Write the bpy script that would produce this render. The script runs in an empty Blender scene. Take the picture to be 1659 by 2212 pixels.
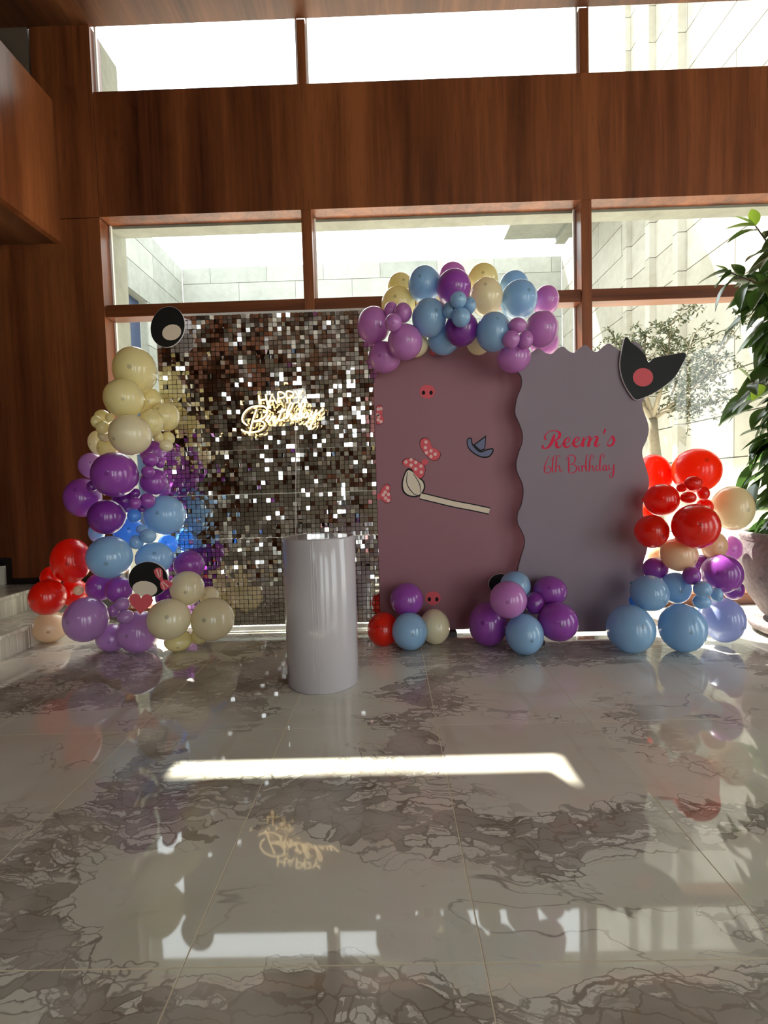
import bpy, bmesh, math, random
from mathutils import Vector, Matrix, noise

# ------------------------------------------------------------------ camera
SC = bpy.context.scene
C = SC.collection
F_PX, CX, CY, H = 1060.6, 829.5, 1106.0, 0.97
YAW, PITCH, ROLL = -0.0125, 0.0485, 0.0285
_f = Vector((math.sin(YAW)*math.cos(PITCH), math.cos(YAW)*math.cos(PITCH), -math.sin(PITCH)))
_r = Vector((math.cos(YAW), -math.sin(YAW), 0))
_d = _f.cross(_r)
_r2 = _r*math.cos(ROLL) + _d*math.sin(ROLL)
_d2 = -_r*math.sin(ROLL) + _d*math.cos(ROLL)
cam_data = bpy.data.cameras.new('camera')
cam = bpy.data.objects.new('camera', cam_data)
C.objects.link(cam)
cam_data.sensor_width = 36.0
cam_data.sensor_fit = 'AUTO'
cam_data.lens = 36.0*F_PX/2212.0
cam_data.clip_start = 0.05
m = Matrix((( _r2.x, -_d2.x, -_f.x, 0), (_r2.y, -_d2.y, -_f.y, 0), (_r2.z, -_d2.z, -_f.z, H), (0, 0, 0, 1)))
cam.matrix_world = m
SC.camera = cam

# ------------------------------------------------------------------ world, sun, exposure
w = bpy.data.worlds.new('world')
SC.world = w
w.use_nodes = True
bg = w.node_tree.nodes['Background']
bg.inputs['Color'].default_value = (0.93, 0.97, 1.0, 1)
bg.inputs['Strength'].default_value = 4.4
sun_d = bpy.data.lights.new('sun', 'SUN')
sun = bpy.data.objects.new('sun', sun_d)
C.objects.link(sun)
SUN_DIR = Vector((0.58, -1.0, -1.9444)).normalized()
sun.rotation_euler = SUN_DIR.to_track_quat('-Z', 'Y').to_euler()
sun.location = (-4, 12, 12)
sun_d.energy = 17.0
sun_d.angle = 0.0093
sun_d.color = (1.0, 0.95, 0.86)
vs = SC.view_settings
vs.view_transform = 'Standard'
vs.look = 'None'
vs.exposure = 0.15
vs.gamma = 1.0
vs.use_curve_mapping = False
SC.cycles.use_denoising = True
SC.cycles.sample_clamp_indirect = 6.0
SC.cycles.use_adaptive_sampling = True
SC.cycles.adaptive_threshold = 0.06
SC.cycles.adaptive_min_samples = 16
SC.cycles.max_bounces = 8
SC.cycles.diffuse_bounces = 3
SC.cycles.glossy_bounces = 4
SC.cycles.transmission_bounces = 6
SC.cycles.transparent_max_bounces = 12

RND = random.Random(7)

# ------------------------------------------------------------------ helpers
def ray(px, py):
    a, b = (px-CX)/F_PX, (py-CY)/F_PX
    return _r2*a + _d2*b + _f

def at(px, py, Y):
    """the point at depth Y that the photograph shows at a pixel"""
    d = ray(px, py)
    return Vector((0, 0, H)) + d*(Y/d.y)

def lin(r, g, b):
    f = lambda v: (v/255/12.92) if v/255 <= 0.04045 else ((v/255+0.055)/1.055)**2.4
    return (f(r), f(g), f(b), 1.0)

def link(o, parent=None):
    C.objects.link(o)
    if parent is not None:
        o.parent = parent
    return o

def tag(o, label=None, cat=None, group=None, kind='thing'):
    if label: o['label'] = label
    if cat: o['category'] = cat
    if group: o['group'] = group
    if kind: o['kind'] = kind
    return o

def empty(name, loc=(0, 0, 0), rz=0.0):
    o = bpy.data.objects.new(name, None)
    o.empty_display_size = 0.1
    o.location = loc
    o.rotation_euler = (0, 0, rz)
    return link(o)

class MB:
    """collects shapes, builds one mesh object"""
    def __init__(s): s.v, s.f = [], []
    def box(s, x0, x1, y0, y1, z0, z1):
        n = len(s.v)
        s.v += [(x0,y0,z0),(x1,y0,z0),(x1,y1,z0),(x0,y1,z0),(x0,y0,z1),(x1,y0,z1),(x1,y1,z1),(x0,y1,z1)]
        s.f += [tuple(n+i for i in q) for q in ((0,3,2,1),(4,5,6,7),(0,1,5,4),(1,2,6,5),(2,3,7,6),(3,0,4,7))]
        return s
    def tube(s, pts, rad, n=8, closed=False, caps=True):
        pts = [Vector(p) for p in pts]
        base = len(s.v); k = len(pts)
        up = Vector((0, 0, 1))
        prev = None
        for i, p in enumerate(pts):
            a = pts[i-1] if (i > 0 or closed) else p
            b = pts[(i+1) % k] if (i < k-1 or closed) else p
            t = (b-a)
            if t.length < 1e-9: t = Vector((0, 0, 1))
            t.normalize()
            if prev is None:
                u = t.cross(up)
                if u.length < 0.1: u = t.cross(Vector((1, 0, 0)))
            else:
                u = prev - t*prev.dot(t)
                if u.length < 1e-6: u = t.cross(up)
            u.normalize(); prev = u
            v = t.cross(u)
            r = rad[i] if isinstance(rad, (list, tuple)) else rad
            for j in range(n):
                a_ = 2*math.pi*j/n
                s.v.append(tuple(p + u*math.cos(a_)*r + v*math.sin(a_)*r))
        m_ = k if closed else k-1
        for i in range(m_):
            for j in range(n):
                a0 = base+i*n+j; a1 = base+i*n+(j+1) % n
                b0 = base+((i+1) % k)*n+j; b1 = base+((i+1) % k)*n+(j+1) % n
                s.f.append((a0, a1, b1, b0))
        if caps and not closed:
            s.f.append(tuple(base+j for j in range(n))[::-1])
            s.f.append(tuple(base+(k-1)*n+j for j in range(n)))
        return s
    def lathe(s, prof, n=32, cx=0, cy=0):
        base = len(s.v); k = len(prof)
        for (r, z) in prof:
            for j in range(n):
                a = 2*math.pi*j/n
                s.v.append((cx+r*math.cos(a), cy+r*math.sin(a), z))
        for i in range(k-1):
            for j in range(n):
                s.f.append((base+i*n+j, base+i*n+(j+1) % n, base+(i+1)*n+(j+1) % n, base+(i+1)*n+j))
        if prof[0][0] > 1e-6: s.f.append(tuple(base+j for j in range(n))[::-1])
        if prof[-1][0] > 1e-6: s.f.append(tuple(base+(k-1)*n+j for j in range(n)))
        return s
    def prism(s, poly, y0, y1):
        """polygon in x,z, extruded from y0 (front) to y1 (back)"""
        n = len(s.v); k = len(poly)
        s.v += [(x, y0, z) for x, z in poly] + [(x, y1, z) for x, z in poly]
        s.f.append(tuple(range(n, n+k)))
        s.f.append(tuple(range(n+k, n+2*k))[::-1])
        for i in range(k):
            j = (i+1) % k
            s.f.append((n+i, n+k+i, n+k+j, n+j))
        return s
    def ribbon(s, pts, y0, y1):
        """pts: (x, z, width) in a vertical plane, a pen stroke with a little thickness"""
        L, R = [], []
        k = len(pts)
        for i, (x, z, wd) in enumerate(pts):
            a = pts[max(0, i-1)]; b = pts[min(k-1, i+1)]
            tx, tz = b[0]-a[0], b[1]-a[1]
            l = math.hypot(tx, tz) or 1e-9
            nx, nz = -tz/l, tx/l
            L.append((x+nx*wd/2, z+nz*wd/2)); R.append((x-nx*wd/2, z-nz*wd/2))
        n = len(s.v)
        for i in range(k):
            s.v += [(L[i][0], y0, L[i][1]), (R[i][0], y0, R[i][1]), (L[i][0], y1, L[i][1]), (R[i][0], y1, R[i][1])]
        for i in range(k-1):
            a, b = n+4*i, n+4*i+4
            s.f += [(a, a+1, b+1, b), (a+2, b+2, b+3, a+3), (a, b, b+2, a+2), (a+1, a+3, b+3, b+1)]
        s.f += [(n, n+2, n+3, n+1), (n+4*(k-1), n+4*(k-1)+1, n+4*(k-1)+3, n+4*(k-1)+2)]
        return s
    def mesh(s, name, mat=None, smooth=False, fix=True):
        me = bpy.data.meshes.new(name)
        me.from_pydata(s.v, [], s.f)
        if fix:
            b = bmesh.new(); b.from_mesh(me)
            bmesh.ops.recalc_face_normals(b, faces=b.faces)
            b.to_mesh(me); b.free()
        if mat: me.materials.append(mat)
        if smooth:
            for p in me.polygons: p.use_smooth = True
        me.update()
        return me
    def build(s, name, mat, parent=None, smooth=False, bevel=0.0, fix=True):
        o = bpy.data.objects.new(name, s.mesh(name, mat, smooth, fix))
        link(o, parent)
        if bevel:
            bv = o.modifiers.new('bevel', 'BEVEL'); bv.width = bevel; bv.segments = 2; bv.limit_method = 'ANGLE'
        return o

def box_obj(name, mat, b, parent=None, bevel=0.0):
    return MB().box(*b).build(name, mat, parent, bevel=bevel)

def catmull(pts, sub=5, closed=False):
    out = []
    k = len(pts)
    rng = range(k) if closed else range(k-1)
    g = (lambda i: pts[i % k]) if closed else (lambda i: pts[min(max(i, 0), k-1)])
    for i in rng:
        p0, p1, p2, p3 = g(i-1), g(i), g(i+1), g(i+2)
        for q in range(sub):
            t = q/sub
            out.append(tuple(0.5*((2*b)+(-a+c)*t+(2*a-5*b+4*c-d)*t*t+(-a+3*b-3*c+d)*t**3) for a, b, c, d in zip(p0, p1, p2, p3)))
    if not closed: out.append(tuple(pts[-1]))
    return out

# ------------------------------------------------------------------ materials
class N:
    def __init__(s, name):
        s.m = bpy.data.materials.new(name); s.m.use_nodes = True
        s.t = s.m.node_tree; s.t.nodes.clear()
        s.out = s.t.nodes.new('ShaderNodeOutputMaterial')
    def n(s, typ, **kw):
        nd = s.t.nodes.new('ShaderNode'+typ)
        for k, v in kw.items():
            if k.startswith('_'): setattr(nd, k[1:], v)
            else:
                key = int(k[1:]) if (k[0] == 'i' and k[1:].isdigit()) else k.replace('__', ' ')
                inp = nd.inputs[key]
                if hasattr(v, 'is_output') or isinstance(v, bpy.types.NodeSocket): s.t.links.new(v, inp)
                else: inp.default_value = v
        return nd
    def mix(s, fac, a, b, blend='MIX'):
        nd = s.t.nodes.new('ShaderNodeMix'); nd.data_type = 'RGBA'; nd.blend_type = blend
        for i, v in ((0, fac), (6, a), (7, b)):
            if isinstance(v, bpy.types.NodeSocket): s.t.links.new(v, nd.inputs[i])
            else: nd.inputs[i].default_value = v
        return nd.outputs[2]
    def ramp(s, fac, stops, interp='LINEAR'):
        nd = s.t.nodes.new('ShaderNodeValToRGB'); cr = nd.color_ramp; cr.interpolation = interp
        while len(cr.elements) < len(stops): cr.elements.new(0.5)
        for e, (p, c) in zip(cr.elements, stops):
            e.position = p; e.color = c if len(c) == 4 else (*c, 1)
        s.t.links.new(fac, nd.inputs[0])
        return nd.outputs[0]
    def math(s, op, a, b=0.0, c=None, clamp=False):
        nd = s.t.nodes.new('ShaderNodeMath'); nd.operation = op; nd.use_clamp = clamp
        for i, v in ((0, a), (1, b)) + (((2, c),) if c is not None else ()):
            if isinstance(v, bpy.types.NodeSocket): s.t.links.new(v, nd.inputs[i])
            else: nd.inputs[i].default_value = v
        return nd.outputs[0]
    def smooth(s, v, lo, hi, a=0.0, b=1.0):
        nd = s.t.nodes.new('ShaderNodeMapRange'); nd.interpolation_type = 'SMOOTHSTEP'
        s.t.links.new(v, nd.inputs[0])
        for i, x in ((1, lo), (2, hi), (3, a), (4, b)): nd.inputs[i].default_value = x
        return nd.outputs[0]
    def pbr(s, color, rough=0.5, spec=0.5, metal=0.0, normal=None, coat=0.0, coat_r=0.05, emit=None, emit_s=0.0):
        p = s.t.nodes.new('ShaderNodeBsdfPrincipled')
        def put(k, v):
            if isinstance(v, bpy.types.NodeSocket): s.t.links.new(v, p.inputs[k])
            else: p.inputs[k].default_value = v
        put('Base Color', color); put('Roughness', rough); put('Specular IOR Level', spec); put('Metallic', metal)
        put('Coat Weight', coat); put('Coat Roughness', coat_r)
        if normal is not None: put('Normal', normal)
        if emit is not None: put('Emission Color', emit); put('Emission Strength', emit_s)
        return p.outputs[0]
    def done(s, sh):
        s.t.links.new(sh, s.out.inputs[0]); return s.m
    def bump(s, h, strength=0.3, dist=0.01):
        return s.n('Bump', Strength=strength, Distance=dist, Height=h).outputs[0]

def simple(name, col, rough=0.5, spec=0.5, metal=0.0, coat=0.0, var=0.0, scale=20.0):
    k = N(name)
    c = col
    if var:
        geo = k.n('TexCoord').outputs['Object']
        nz = k.n('TexNoise', Vector=geo, Scale=scale, Detail=5.0).outputs[0]
        c = k.mix(nz, tuple(max(0, x*(1-var)) for x in col[:3])+(1,), tuple(min(1, x*(1+var)) for x in col[:3])+(1,))
    return k.done(k.pbr(c, rough, spec, metal, coat=coat))

def wood(name, axis, dark, mid, light, rough=0.32):
    k = N(name)
    pos = k.n('NewGeometry').outputs['Position']
    sc = {'Z': (1, 1, 0.045), 'Y': (1, 0.045, 1), 'X': (0.045, 1, 1)}[axis]
    mp = k.n('Mapping', Vector=pos, Scale=sc).outputs[0]
    warp = k.n('TexNoise', Vector=mp, Scale=2.2, Detail=2.0).outputs[1]
    v2 = k.n('VectorMath', _operation='MULTIPLY_ADD', i0=warp, i1=(0.12, 0.12, 0.03), i2=mp).outputs[0]
    fine = k.n('TexNoise', Vector=v2, Scale=34.0, Detail=6.0, Roughness=0.65).outputs[0]
    streak = k.n('TexNoise', Vector=v2, Scale=7.0, Detail=3.0, Roughness=0.6).outputs[0]
    big = k.n('TexNoise', Vector=v2, Scale=2.6, Detail=1.0).outputs[0]
    s1 = k.math('MULTIPLY_ADD', streak, 0.55, k.math('MULTIPLY', fine, 0.35))
    s2 = k.math('MULTIPLY_ADD', big, 0.45, s1)
    col = k.ramp(s2, [(0.47, dark), (0.66, mid), (0.86, light)])
    # thin darker pore lines
    pore = k.n('TexNoise', Vector=v2, Scale=90.0, Detail=2.0).outputs[0]
    pf = k.smooth(pore, 0.60, 0.72)
    col = k.mix(k.math('MULTIPLY', pf, 0.35), col, dark)
    return k.done(k.pbr(col, rough, 0.45, normal=k.bump(fine, 0.05, 0.004)))

def marble():
    k = N('polished_marble')
    pos = k.n('NewGeometry').outputs['Position']
    flat = k.n('VectorMath', _operation='MULTIPLY', i0=pos, i1=(1, 1, 0)).outputs[0]
    oi = k.n('ObjectInfo').outputs['Random']
    rot = k.n('Mapping', Vector=flat, Rotation=(0, 0, 0.75), Scale=(0.70, 1.55, 1)).outputs[0]
    w1 = k.n('TexNoise', Vector=flat, Scale=1.3, Detail=3.0).outputs[1]
    p1 = k.n('VectorMath', _operation='MULTIPLY_ADD', i0=w1, i1=(0.8, 0.8, 0), i2=rot).outputs[0]
    edge = k.n('TexNoise', Vector=flat, Scale=7.0, Detail=4.0).outputs[0]
    # angular clasts: a cell is dark matrix or pale stone, dark ones crowd along winding bands
    w2 = k.n('TexNoise', Vector=flat, Scale=14.0, Detail=4.0).outputs[1]
    p2 = k.n('VectorMath', _operation='MULTIPLY_ADD', i0=w2, i1=(0.10, 0.10, 0), i2=k.n('VectorMath', _operation='MULTIPLY_ADD', i0=w1, i1=(0.55, 0.55, 0), i2=rot).outputs[0]).outputs[0]
    def breccia(sc, bs, off, wlo, whi):
        vd = k.n('TexVoronoi', _feature='DISTANCE_TO_EDGE', Vector=p2, Scale=sc).outputs['Distance']
        vf = k.n('TexVoronoi', _feature='F1', Vector=p2, Scale=sc)
        rnd = k.n('SeparateColor', Color=vf.outputs['Color']).outputs[0]
        pc = k.n('VectorMath', _operation='ADD', i0=vf.outputs['Position'], i1=off).outputs[0]
        nn = k.n('TexNoise', Vector=pc, Scale=bs, Detail=2.0, Roughness=0.4).outputs[0]
        dens = k.smooth(k.math('ABSOLUTE', k.math('SUBTRACT', nn, 0.5)), wlo, whi, 1.0, 0.0)
        fill = k.smooth(k.math('SUBTRACT', k.math('MULTIPLY', dens, 0.60), rnd), -0.02, 0.06)
        line = k.math('MULTIPLY', k.smooth(vd, 0.035, 0.085, 1.0, 0.0), k.smooth(dens, 0.05, 0.35))
        return fill, line, dens
    f1, l1, d1 = breccia(19.0, 1.0, (0, 0, 0), 0.008, 0.075)
    f2, l2, d2 = breccia(46.0, 1.0, (0, 0, 0), 0.0, 0.055)
    mod = k.smooth(k.n('TexNoise', Vector=flat, Scale=0.8, Detail=1.0).outputs[0], 0.34, 0.44)
    veins = k.math('MAXIMUM', k.math('MAXIMUM', k.math('MULTIPLY', f1, 0.8), l1), k.math('MULTIPLY', k.math('MAXIMUM', f2, l2), 0.8))
    fade = k.smooth(k.n('TexNoise', Vector=flat, Scale=3.1, Detail=2.0).outputs[0], 0.30, 0.55, 0.55, 1.0)
    veins = k.math('MULTIPLY', k.math('MULTIPLY', veins, mod), fade)
    band = k.math('MULTIPLY', d1, mod)
    # single thin cracks
    tn = k.n('TexNoise', Vector=p1, Scale=1.7, Detail=5.0, Roughness=0.55).outputs[0]
    thin = k.smooth(k.math('ABSOLUTE', k.math('SUBTRACT', tn, 0.5)), 0.0, 0.007, 0.8, 0.0)
    tm = k.smooth(k.n('TexNoise', Vector=flat, Scale=1.1, Detail=1.0).outputs[0], 0.49, 0.56)
    veins = k.math('MAXIMUM', veins, k.math('MULTIPLY', thin, tm))
    cl = k.n('TexNoise', Vector=p1, Scale=1.1, Detail=3.0).outputs[0]
    base = k.ramp(cl, [(0.30, lin(220, 219, 197)), (0.46, lin(234, 233, 217)), (0.58, lin(232, 222, 205)), (0.74, lin(242, 243, 234))])
    vcol = k.ramp(k.n('TexNoise', Vector=flat, Scale=5.0, Detail=3.0).outputs[0], [(0.35, lin(130, 119, 101)), (0.65, lin(170, 162, 149))])
    base = k.mix(k.math('MULTIPLY', band, 0.5), base, lin(244, 243, 238))
    col = k.mix(k.math('MULTIPLY', veins, 0.95), base, vcol)
    # soft long streaks
    st = k.n('TexNoise', Vector=k.n('Mapping', Vector=flat, Rotation=(0, 0, -0.35), Scale=(5.0, 0.7, 1)).outputs[0], Scale=1.6, Detail=4.0).outputs[0]
    col = k.mix(k.math('MULTIPLY', k.smooth(st, 0.56, 0.72), 0.28), col, lin(190, 170, 136))
    tv = k.math('MULTIPLY_ADD', oi, 0.08, 0.93)
    col = k.mix(1.0, col, k.n('CombineColor', Red=tv, Green=tv, Blue=tv).outputs[0], 'MULTIPLY')
    return k.done(k.pbr(col, 0.035, 0.85))

def latex(name, col, trans=0.42):
    k = N(name)
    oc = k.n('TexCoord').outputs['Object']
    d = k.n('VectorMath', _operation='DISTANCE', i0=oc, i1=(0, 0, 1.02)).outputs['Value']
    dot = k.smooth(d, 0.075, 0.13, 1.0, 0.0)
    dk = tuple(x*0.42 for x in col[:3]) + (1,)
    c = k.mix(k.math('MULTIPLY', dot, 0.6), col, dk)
    body = k.pbr(c, 0.30, 0.5, coat=1.0, coat_r=0.03)
    tr = k.n('BsdfTranslucent', Color=c).outputs[0]
    return k.done(k.n('MixShader', i0=trans, i1=body, i2=tr).outputs[0])

def glass_pane(name, tint=(0.97, 0.99, 0.98, 1), refl=0.022):
    k = N(name)
    tr = k.n('BsdfTransparent', Color=tint).outputs[0]
    gl = k.n('BsdfGlossy', Color=(1, 1, 1, 1), Roughness=0.0).outputs[0]
    return k.done(k.n('MixShader', i0=refl, i1=tr, i2=gl).outputs[0])

def stone(name, c0, c1, rough=0.75, scale=6.0, bump=0.3):
    k = N(name)
    pos = k.n('NewGeometry').outputs['Position']
    oi = k.n('ObjectInfo').outputs['Random']
    a = k.n('TexNoise', Vector=pos, Scale=scale, Detail=7.0, Roughness=0.65).outputs[0]
    b = k.n('TexNoise', Vector=pos, Scale=scale*0.2, Detail=3.0).outputs[0]
    s = k.math('MULTIPLY_ADD', a, 0.5, k.math('MULTIPLY_ADD', oi, 0.25, k.math('MULTIPLY', b, 0.45)))
    col = k.ramp(s, [(0.35, c0), (0.75, c1)])
    return k.done(k.pbr(col, rough, 0.3, normal=k.bump(a, bump, 0.01)))

def emission(name, col, s):
    k = N(name)
    return k.done(k.n('Emission', Color=col, Strength=s).outputs[0])

WD, WM, WL = lin(60, 29, 16), lin(109, 59, 33), lin(146, 86, 50)
M = dict(
    wood_z=wood('teak_veneer_upright', 'Z', WD, WM, WL),
    wood_y=wood('teak_veneer_ceiling', 'Y', lin(54, 30, 19), lin(92, 56, 36), lin(122, 78, 50), 0.4),
    wood_x=wood('teak_rail', 'X', WD, WM, WL),
    marble=marble(),
    grout=simple('grout', lin(238, 230, 204), 0.7, 0.2),
    black=simple('black_plinth', lin(22, 18, 18), 0.4),
    glass=glass_pane('window_glass'),
    stone_r=stone('pale_cladding', lin(154, 150, 134), lin(184, 180, 168)),
    stone_l=stone('grey_cladding', lin(140, 143, 136), lin(170, 172, 165)),
    concrete=stone('concrete_lintel', lin(136, 138, 128), lin(166, 168, 158), scale=14),
    blueglass=simple('dark_blue_glazing', lin(52, 66, 98), 0.08, 0.6),
    paving=stone('courtyard_paving', lin(190, 184, 170), lin(216, 210, 198)),
    plaster=simple('beige_plaster', lin(166, 155, 138), 0.7, 0.3, var=0.06, scale=2),
    mirror=simple('mirror_sequin', (0.84, 0.83, 0.81, 1), 0.035, 0.5, metal=1.0),
    backing=simple('dark_backing', lin(16, 15, 16), 0.6),
    white_metal=simple('white_frame', lin(236, 234, 228), 0.35),
    neon=emission('warm_neon', (1.0, 0.74, 0.36, 1), 3.2),
    acrylic=glass_pane('clear_acrylic', (1.0, 0.97, 0.9, 1), 0.06),
    mauve=simple('mauve_board', lin(160, 112, 122), 0.55, 0.35, var=0.03, scale=3),
    bluegrey=simple('lavender_grey_board', lin(146, 131, 143), 0.55, 0.35, var=0.03, scale=3),
    board_edge=simple('white_board_edge', lin(226, 220, 222), 0.6),
    pedestal=simple('lavender_vinyl', lin(198, 192, 195), 0.16, 0.5, coat=0.3, var=0.02, scale=4),
    red_print=simple('crimson_print', lin(232, 24, 74), 0.6, 0.3),
    pink_print=simple('coral_pink_print', lin(232, 98, 108), 0.6, 0.3),
    pale_dot=simple('pale_pink_dot', lin(250, 206, 200), 0.6, 0.3),
    ink=simple('black_print', lin(20, 18, 20), 0.6, 0.3),
    cream_print=simple('cream_print', lin(244, 228, 206), 0.6, 0.3),
    slate_print=simple('slate_blue_print', lin(120, 124, 156), 0.6, 0.3),
    foam_black=simple('black_foam_board', lin(26, 26, 26), 0.55, 0.3),
    leaf=None, pot=stone('rough_mauve_stone', lin(96, 84, 84), lin(160, 146, 146), 0.85, 30, 0.9),
    soil=simple('dark_soil', lin(46, 36, 28), 0.9, 0.1, var=0.4, scale=60),
    bark=stone('olive_bark', lin(120, 110, 94), lin(170, 160, 140), 0.9, 18, 0.6),
)

def leaf_mat(name, col, col2, trans, rough, spec):
    k = N(name)
    oi = k.n('ObjectInfo').outputs['Random']
    c = k.mix(oi, col, col2)
    b = k.pbr(c, rough, spec)
    t = k.n('BsdfTranslucent', Color=tuple(min(1, x*2.4) for x in col2[:3])+(1,)).outputs[0]
    return k.done(k.n('MixShader', i0=trans, i1=b, i2=t).outputs[0])
M['leaf'] = leaf_mat('glossy_leaf', lin(34, 52, 30), lin(62, 88, 40), 0.22, 0.22, 0.6)
M['leaf_fresh'] = leaf_mat('fresh_leaf', lin(96, 130, 40), lin(130, 160, 56), 0.4, 0.25, 0.5)
M['olive'] = leaf_mat('olive_leaf', lin(58, 66, 46), lin(84, 92, 64), 0.08, 0.5, 0.3)
M['stem'] = simple('green_brown_stem', lin(70, 58, 42), 0.7)

# ------------------------------------------------------------------ the room
WY = 3.75                      # inner face of the window wall
TI, TO = 0.138, 0.28            # glass plane and outer face behind it
XL, XR = -2.1083, 6.3
CEIL = 4.4302
BACK = -6.2

def struct(o):
    o['kind'] = 'structure'; return o

# floor of long polished slabs
floor = struct(box_obj('floor', M['grout'], (-6.4, 6.6, BACK, WY+TO, -0.12, -0.0005)))
TW, TL, TX0, TY0 = 0.6182, 1.0022, -0.4521, 0.9549
tile_me = MB().box(0.0018, TW-0.0018, 0.0018, TL-0.0018, -0.02, 0.0).mesh('tile', M['marble'])
for j in range(-7, 2):
    for i in range(-9, 12):
        x, y = TX0+i*TW, TY0+j*TL
        if y < BACK-0.2: continue
        o = bpy.data.objects.new('tile', tile_me); o.location = (x, y, 0); link(o, floor)
# last row stops at the glass wall
y = TY0+2*TL
end_me = MB().box(0.0016, TW-0.0016, 0.0016, WY+TO-y-0.01, -0.02, 0.0).mesh('tile', M['marble'])
for i in range(-9, 12):
    if y < WY:
        o = bpy.data.objects.new('tile', end_me); o.location = (TX0+i*TW, y, 0); link(o, floor)

# two marble steps along the left side, up to a landing
steps = struct(empty('floor_step', (-2.345, 2.0, 0)))
for x1, h, lo in ((-2.345, 0.1519, 0.0), (-2.65, 0.3038, 0.1519)):
    y0 = -2.0
    while y0 < WY-0.2:
        y1 = min(y0+1.55, WY-0.002)
        box_obj('riser_slab', M['marble'], (-6.3+2.345, x1+2.345-0.02, y0-2.0+0.002, y1-2.0-0.002, lo+0.0005, h-0.026), steps)
        box_obj('tread_slab', M['marble'], (-6.3+2.345, x1+2.345, y0-2.0+0.002, y1-2.0-0.002, h-0.0255, h), steps, bevel=0.004)
        y0 += 1.55

ceiling = struct(box_obj('ceiling', M['wood_y'], (-6.4, 6.6, BACK, WY+0.02, CEIL, CEIL+0.22)))

# window wall
wall = struct(empty('wall_front', (0, WY, 0)))
def wpiece(name, mat, x0, x1, z0, z1, y0=0.0, y1=TO, bevel=0.0):
    return box_obj(name, mat, (x0, x1, y0, y1, z0, z1), wall, bevel)
Z_TB, Z_BB, Z_RT, Z_RB = 3.953, 3.0549, 2.4126, 2.3202
PLAT = 0.3038                   # landing height on the left
wpiece('wood_panel', M['wood_z'], -2.9426, XL-0.004, PLAT+0.05, 3.0478, 0, TI)
wpiece('wood_panel', M['wood_z'], -2.5568, XL-0.004, 3.0522, CEIL, 0, TI)
wpiece('wood_panel', M['wood_z'], -2.9426, -2.5568, 3.0522, 3.9198, 0, TI)
wpiece('grey_panel', simple('grey_board', lin(96, 84, 74), 0.6), -6.3, -2.573, 3.9216, CEIL, 0.0, TI)
wpiece('wood_panel', M['wood_z'], -6.3, -2.9471, 0.5125, 3.9198, 0.03, TI)
wpiece('black_plinth', M['black'], -2.9471, XL-0.004, PLAT, PLAT+0.048, 0.012, TI)
wpiece('black_gap', M['black'], -6.3, -2.9471, 0.4542, 0.5125, 0.05, TI)
wpiece('marble_ledge', M['marble'], -6.3, -3.0009, 0.4228, 0.4524, -0.02, TI)
wpiece('marble_base', M['marble'], -6.3, -3.0144, PLAT, 0.4228, 0.0, TI)
wpiece('black_plinth', M['black'], -3.0009, -2.948, PLAT, 0.5125, 0.012, TI)
wpiece('wood_panel', M['wood_z'], XL, XR, Z_BB, Z_TB, 0, TI)            # deep beam between the window rows
wpiece('wood_panel', M['wood_z'], XR, 6.6, 0, CEIL, 0, TI)
wpiece('concrete_lintel', M['concrete'], XL, XR, Z_BB-0.02, 3.4192, TI+0.002, TO)
wpiece('concrete_pier', M['concrete'], -6.4, XL-0.004, 0, CEIL, TI+0.002, TO+0.09)
wpiece('concrete_pier', M['concrete'], XR, 6.6, 0, CEIL, TI+0.002, TO)

# mullions and rail
def trim(n, mat, x0, x1, z0, z1, y0=0.0, y1=TI):
    o = box_obj('trim_%d' % n, mat, (x0, x1, WY+y0, WY+y1, z0, z1), None, 0.004)
    o['kind'] = 'structure'; return o
M1 = (-0.6011, -0.5248); M2 = (1.4731, 1.5511)
trim(1, M['wood_z'], *M1, 0.0, Z_BB-0.001)
trim(2, M['wood_z'], *M2, 0.0, Z_BB-0.001)
trim(3, M['wood_z'], -0.5921, -0.5293, Z_TB+0.001, CEIL-0.001, 0.022, 0.09)
trim(4, M['wood_z'], 1.4785, 1.5467, Z_TB+0.001, CEIL-0.001, 0.022, 0.09)
trim(5, M['wood_x'], XL+0.001, M1[0]-0.001, Z_RB, Z_RT, 0.012)
trim(6, M['wood_x'], M1[1]+0.001, M2[0]-0.001, Z_RB, Z_RT, 0.012)
trim(7, M['wood_x'], M2[1]+0.001, XR-0.001, Z_RB, Z_RT, 0.012)
trim(8, M['wood_x'], XL+0.001, M1[0]-0.001, 0.001, 0.09, 0.012)
trim(9, M['wood_x'], M1[1]+0.001, M2[0]-0.001, 0.001, 0.09, 0.012)
trim(10, M['wood_x'], M2[1]+0.001, XR-0.001, 0.001, 0.09, 0.012)
# glazed bays: one window each, with their panes and slim beads
def window(n, x0, x1, panes, yy=WY+TI):
    wdw = struct(empty('window_%d' % n, ((x0+x1)/2, yy, panes[0][0])))
    ox, oz = wdw.location.x, wdw.location.z
    for z0, z1 in panes:
        box_obj('pane', M['glass'], (x0-ox, x1-ox, -0.012, -0.004, z0-oz, z1-oz), wdw)
        fr = MB()
        for b in ((x0, x0+.012, z0, z1), (x1-.012, x1, z0, z1)):
            fr.box(b[0]-ox, b[1]-ox, -0.02, 0.0, b[2]-oz, b[3]-oz)
        fr.build('glazing_bead', M['white_metal'], wdw)
bays = [(XL+0.002, M1[0]-0.002), (M1[1]+0.002, M2[0]-0.002), (M2[1]+0.002, XR-0.002)]
for k_, (a, b) in enumerate(bays):
    window(k_+1, a, b, [(0.092, Z_RB-0.002), (Z_RT+0.002, Z_BB-0.002)])
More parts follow.
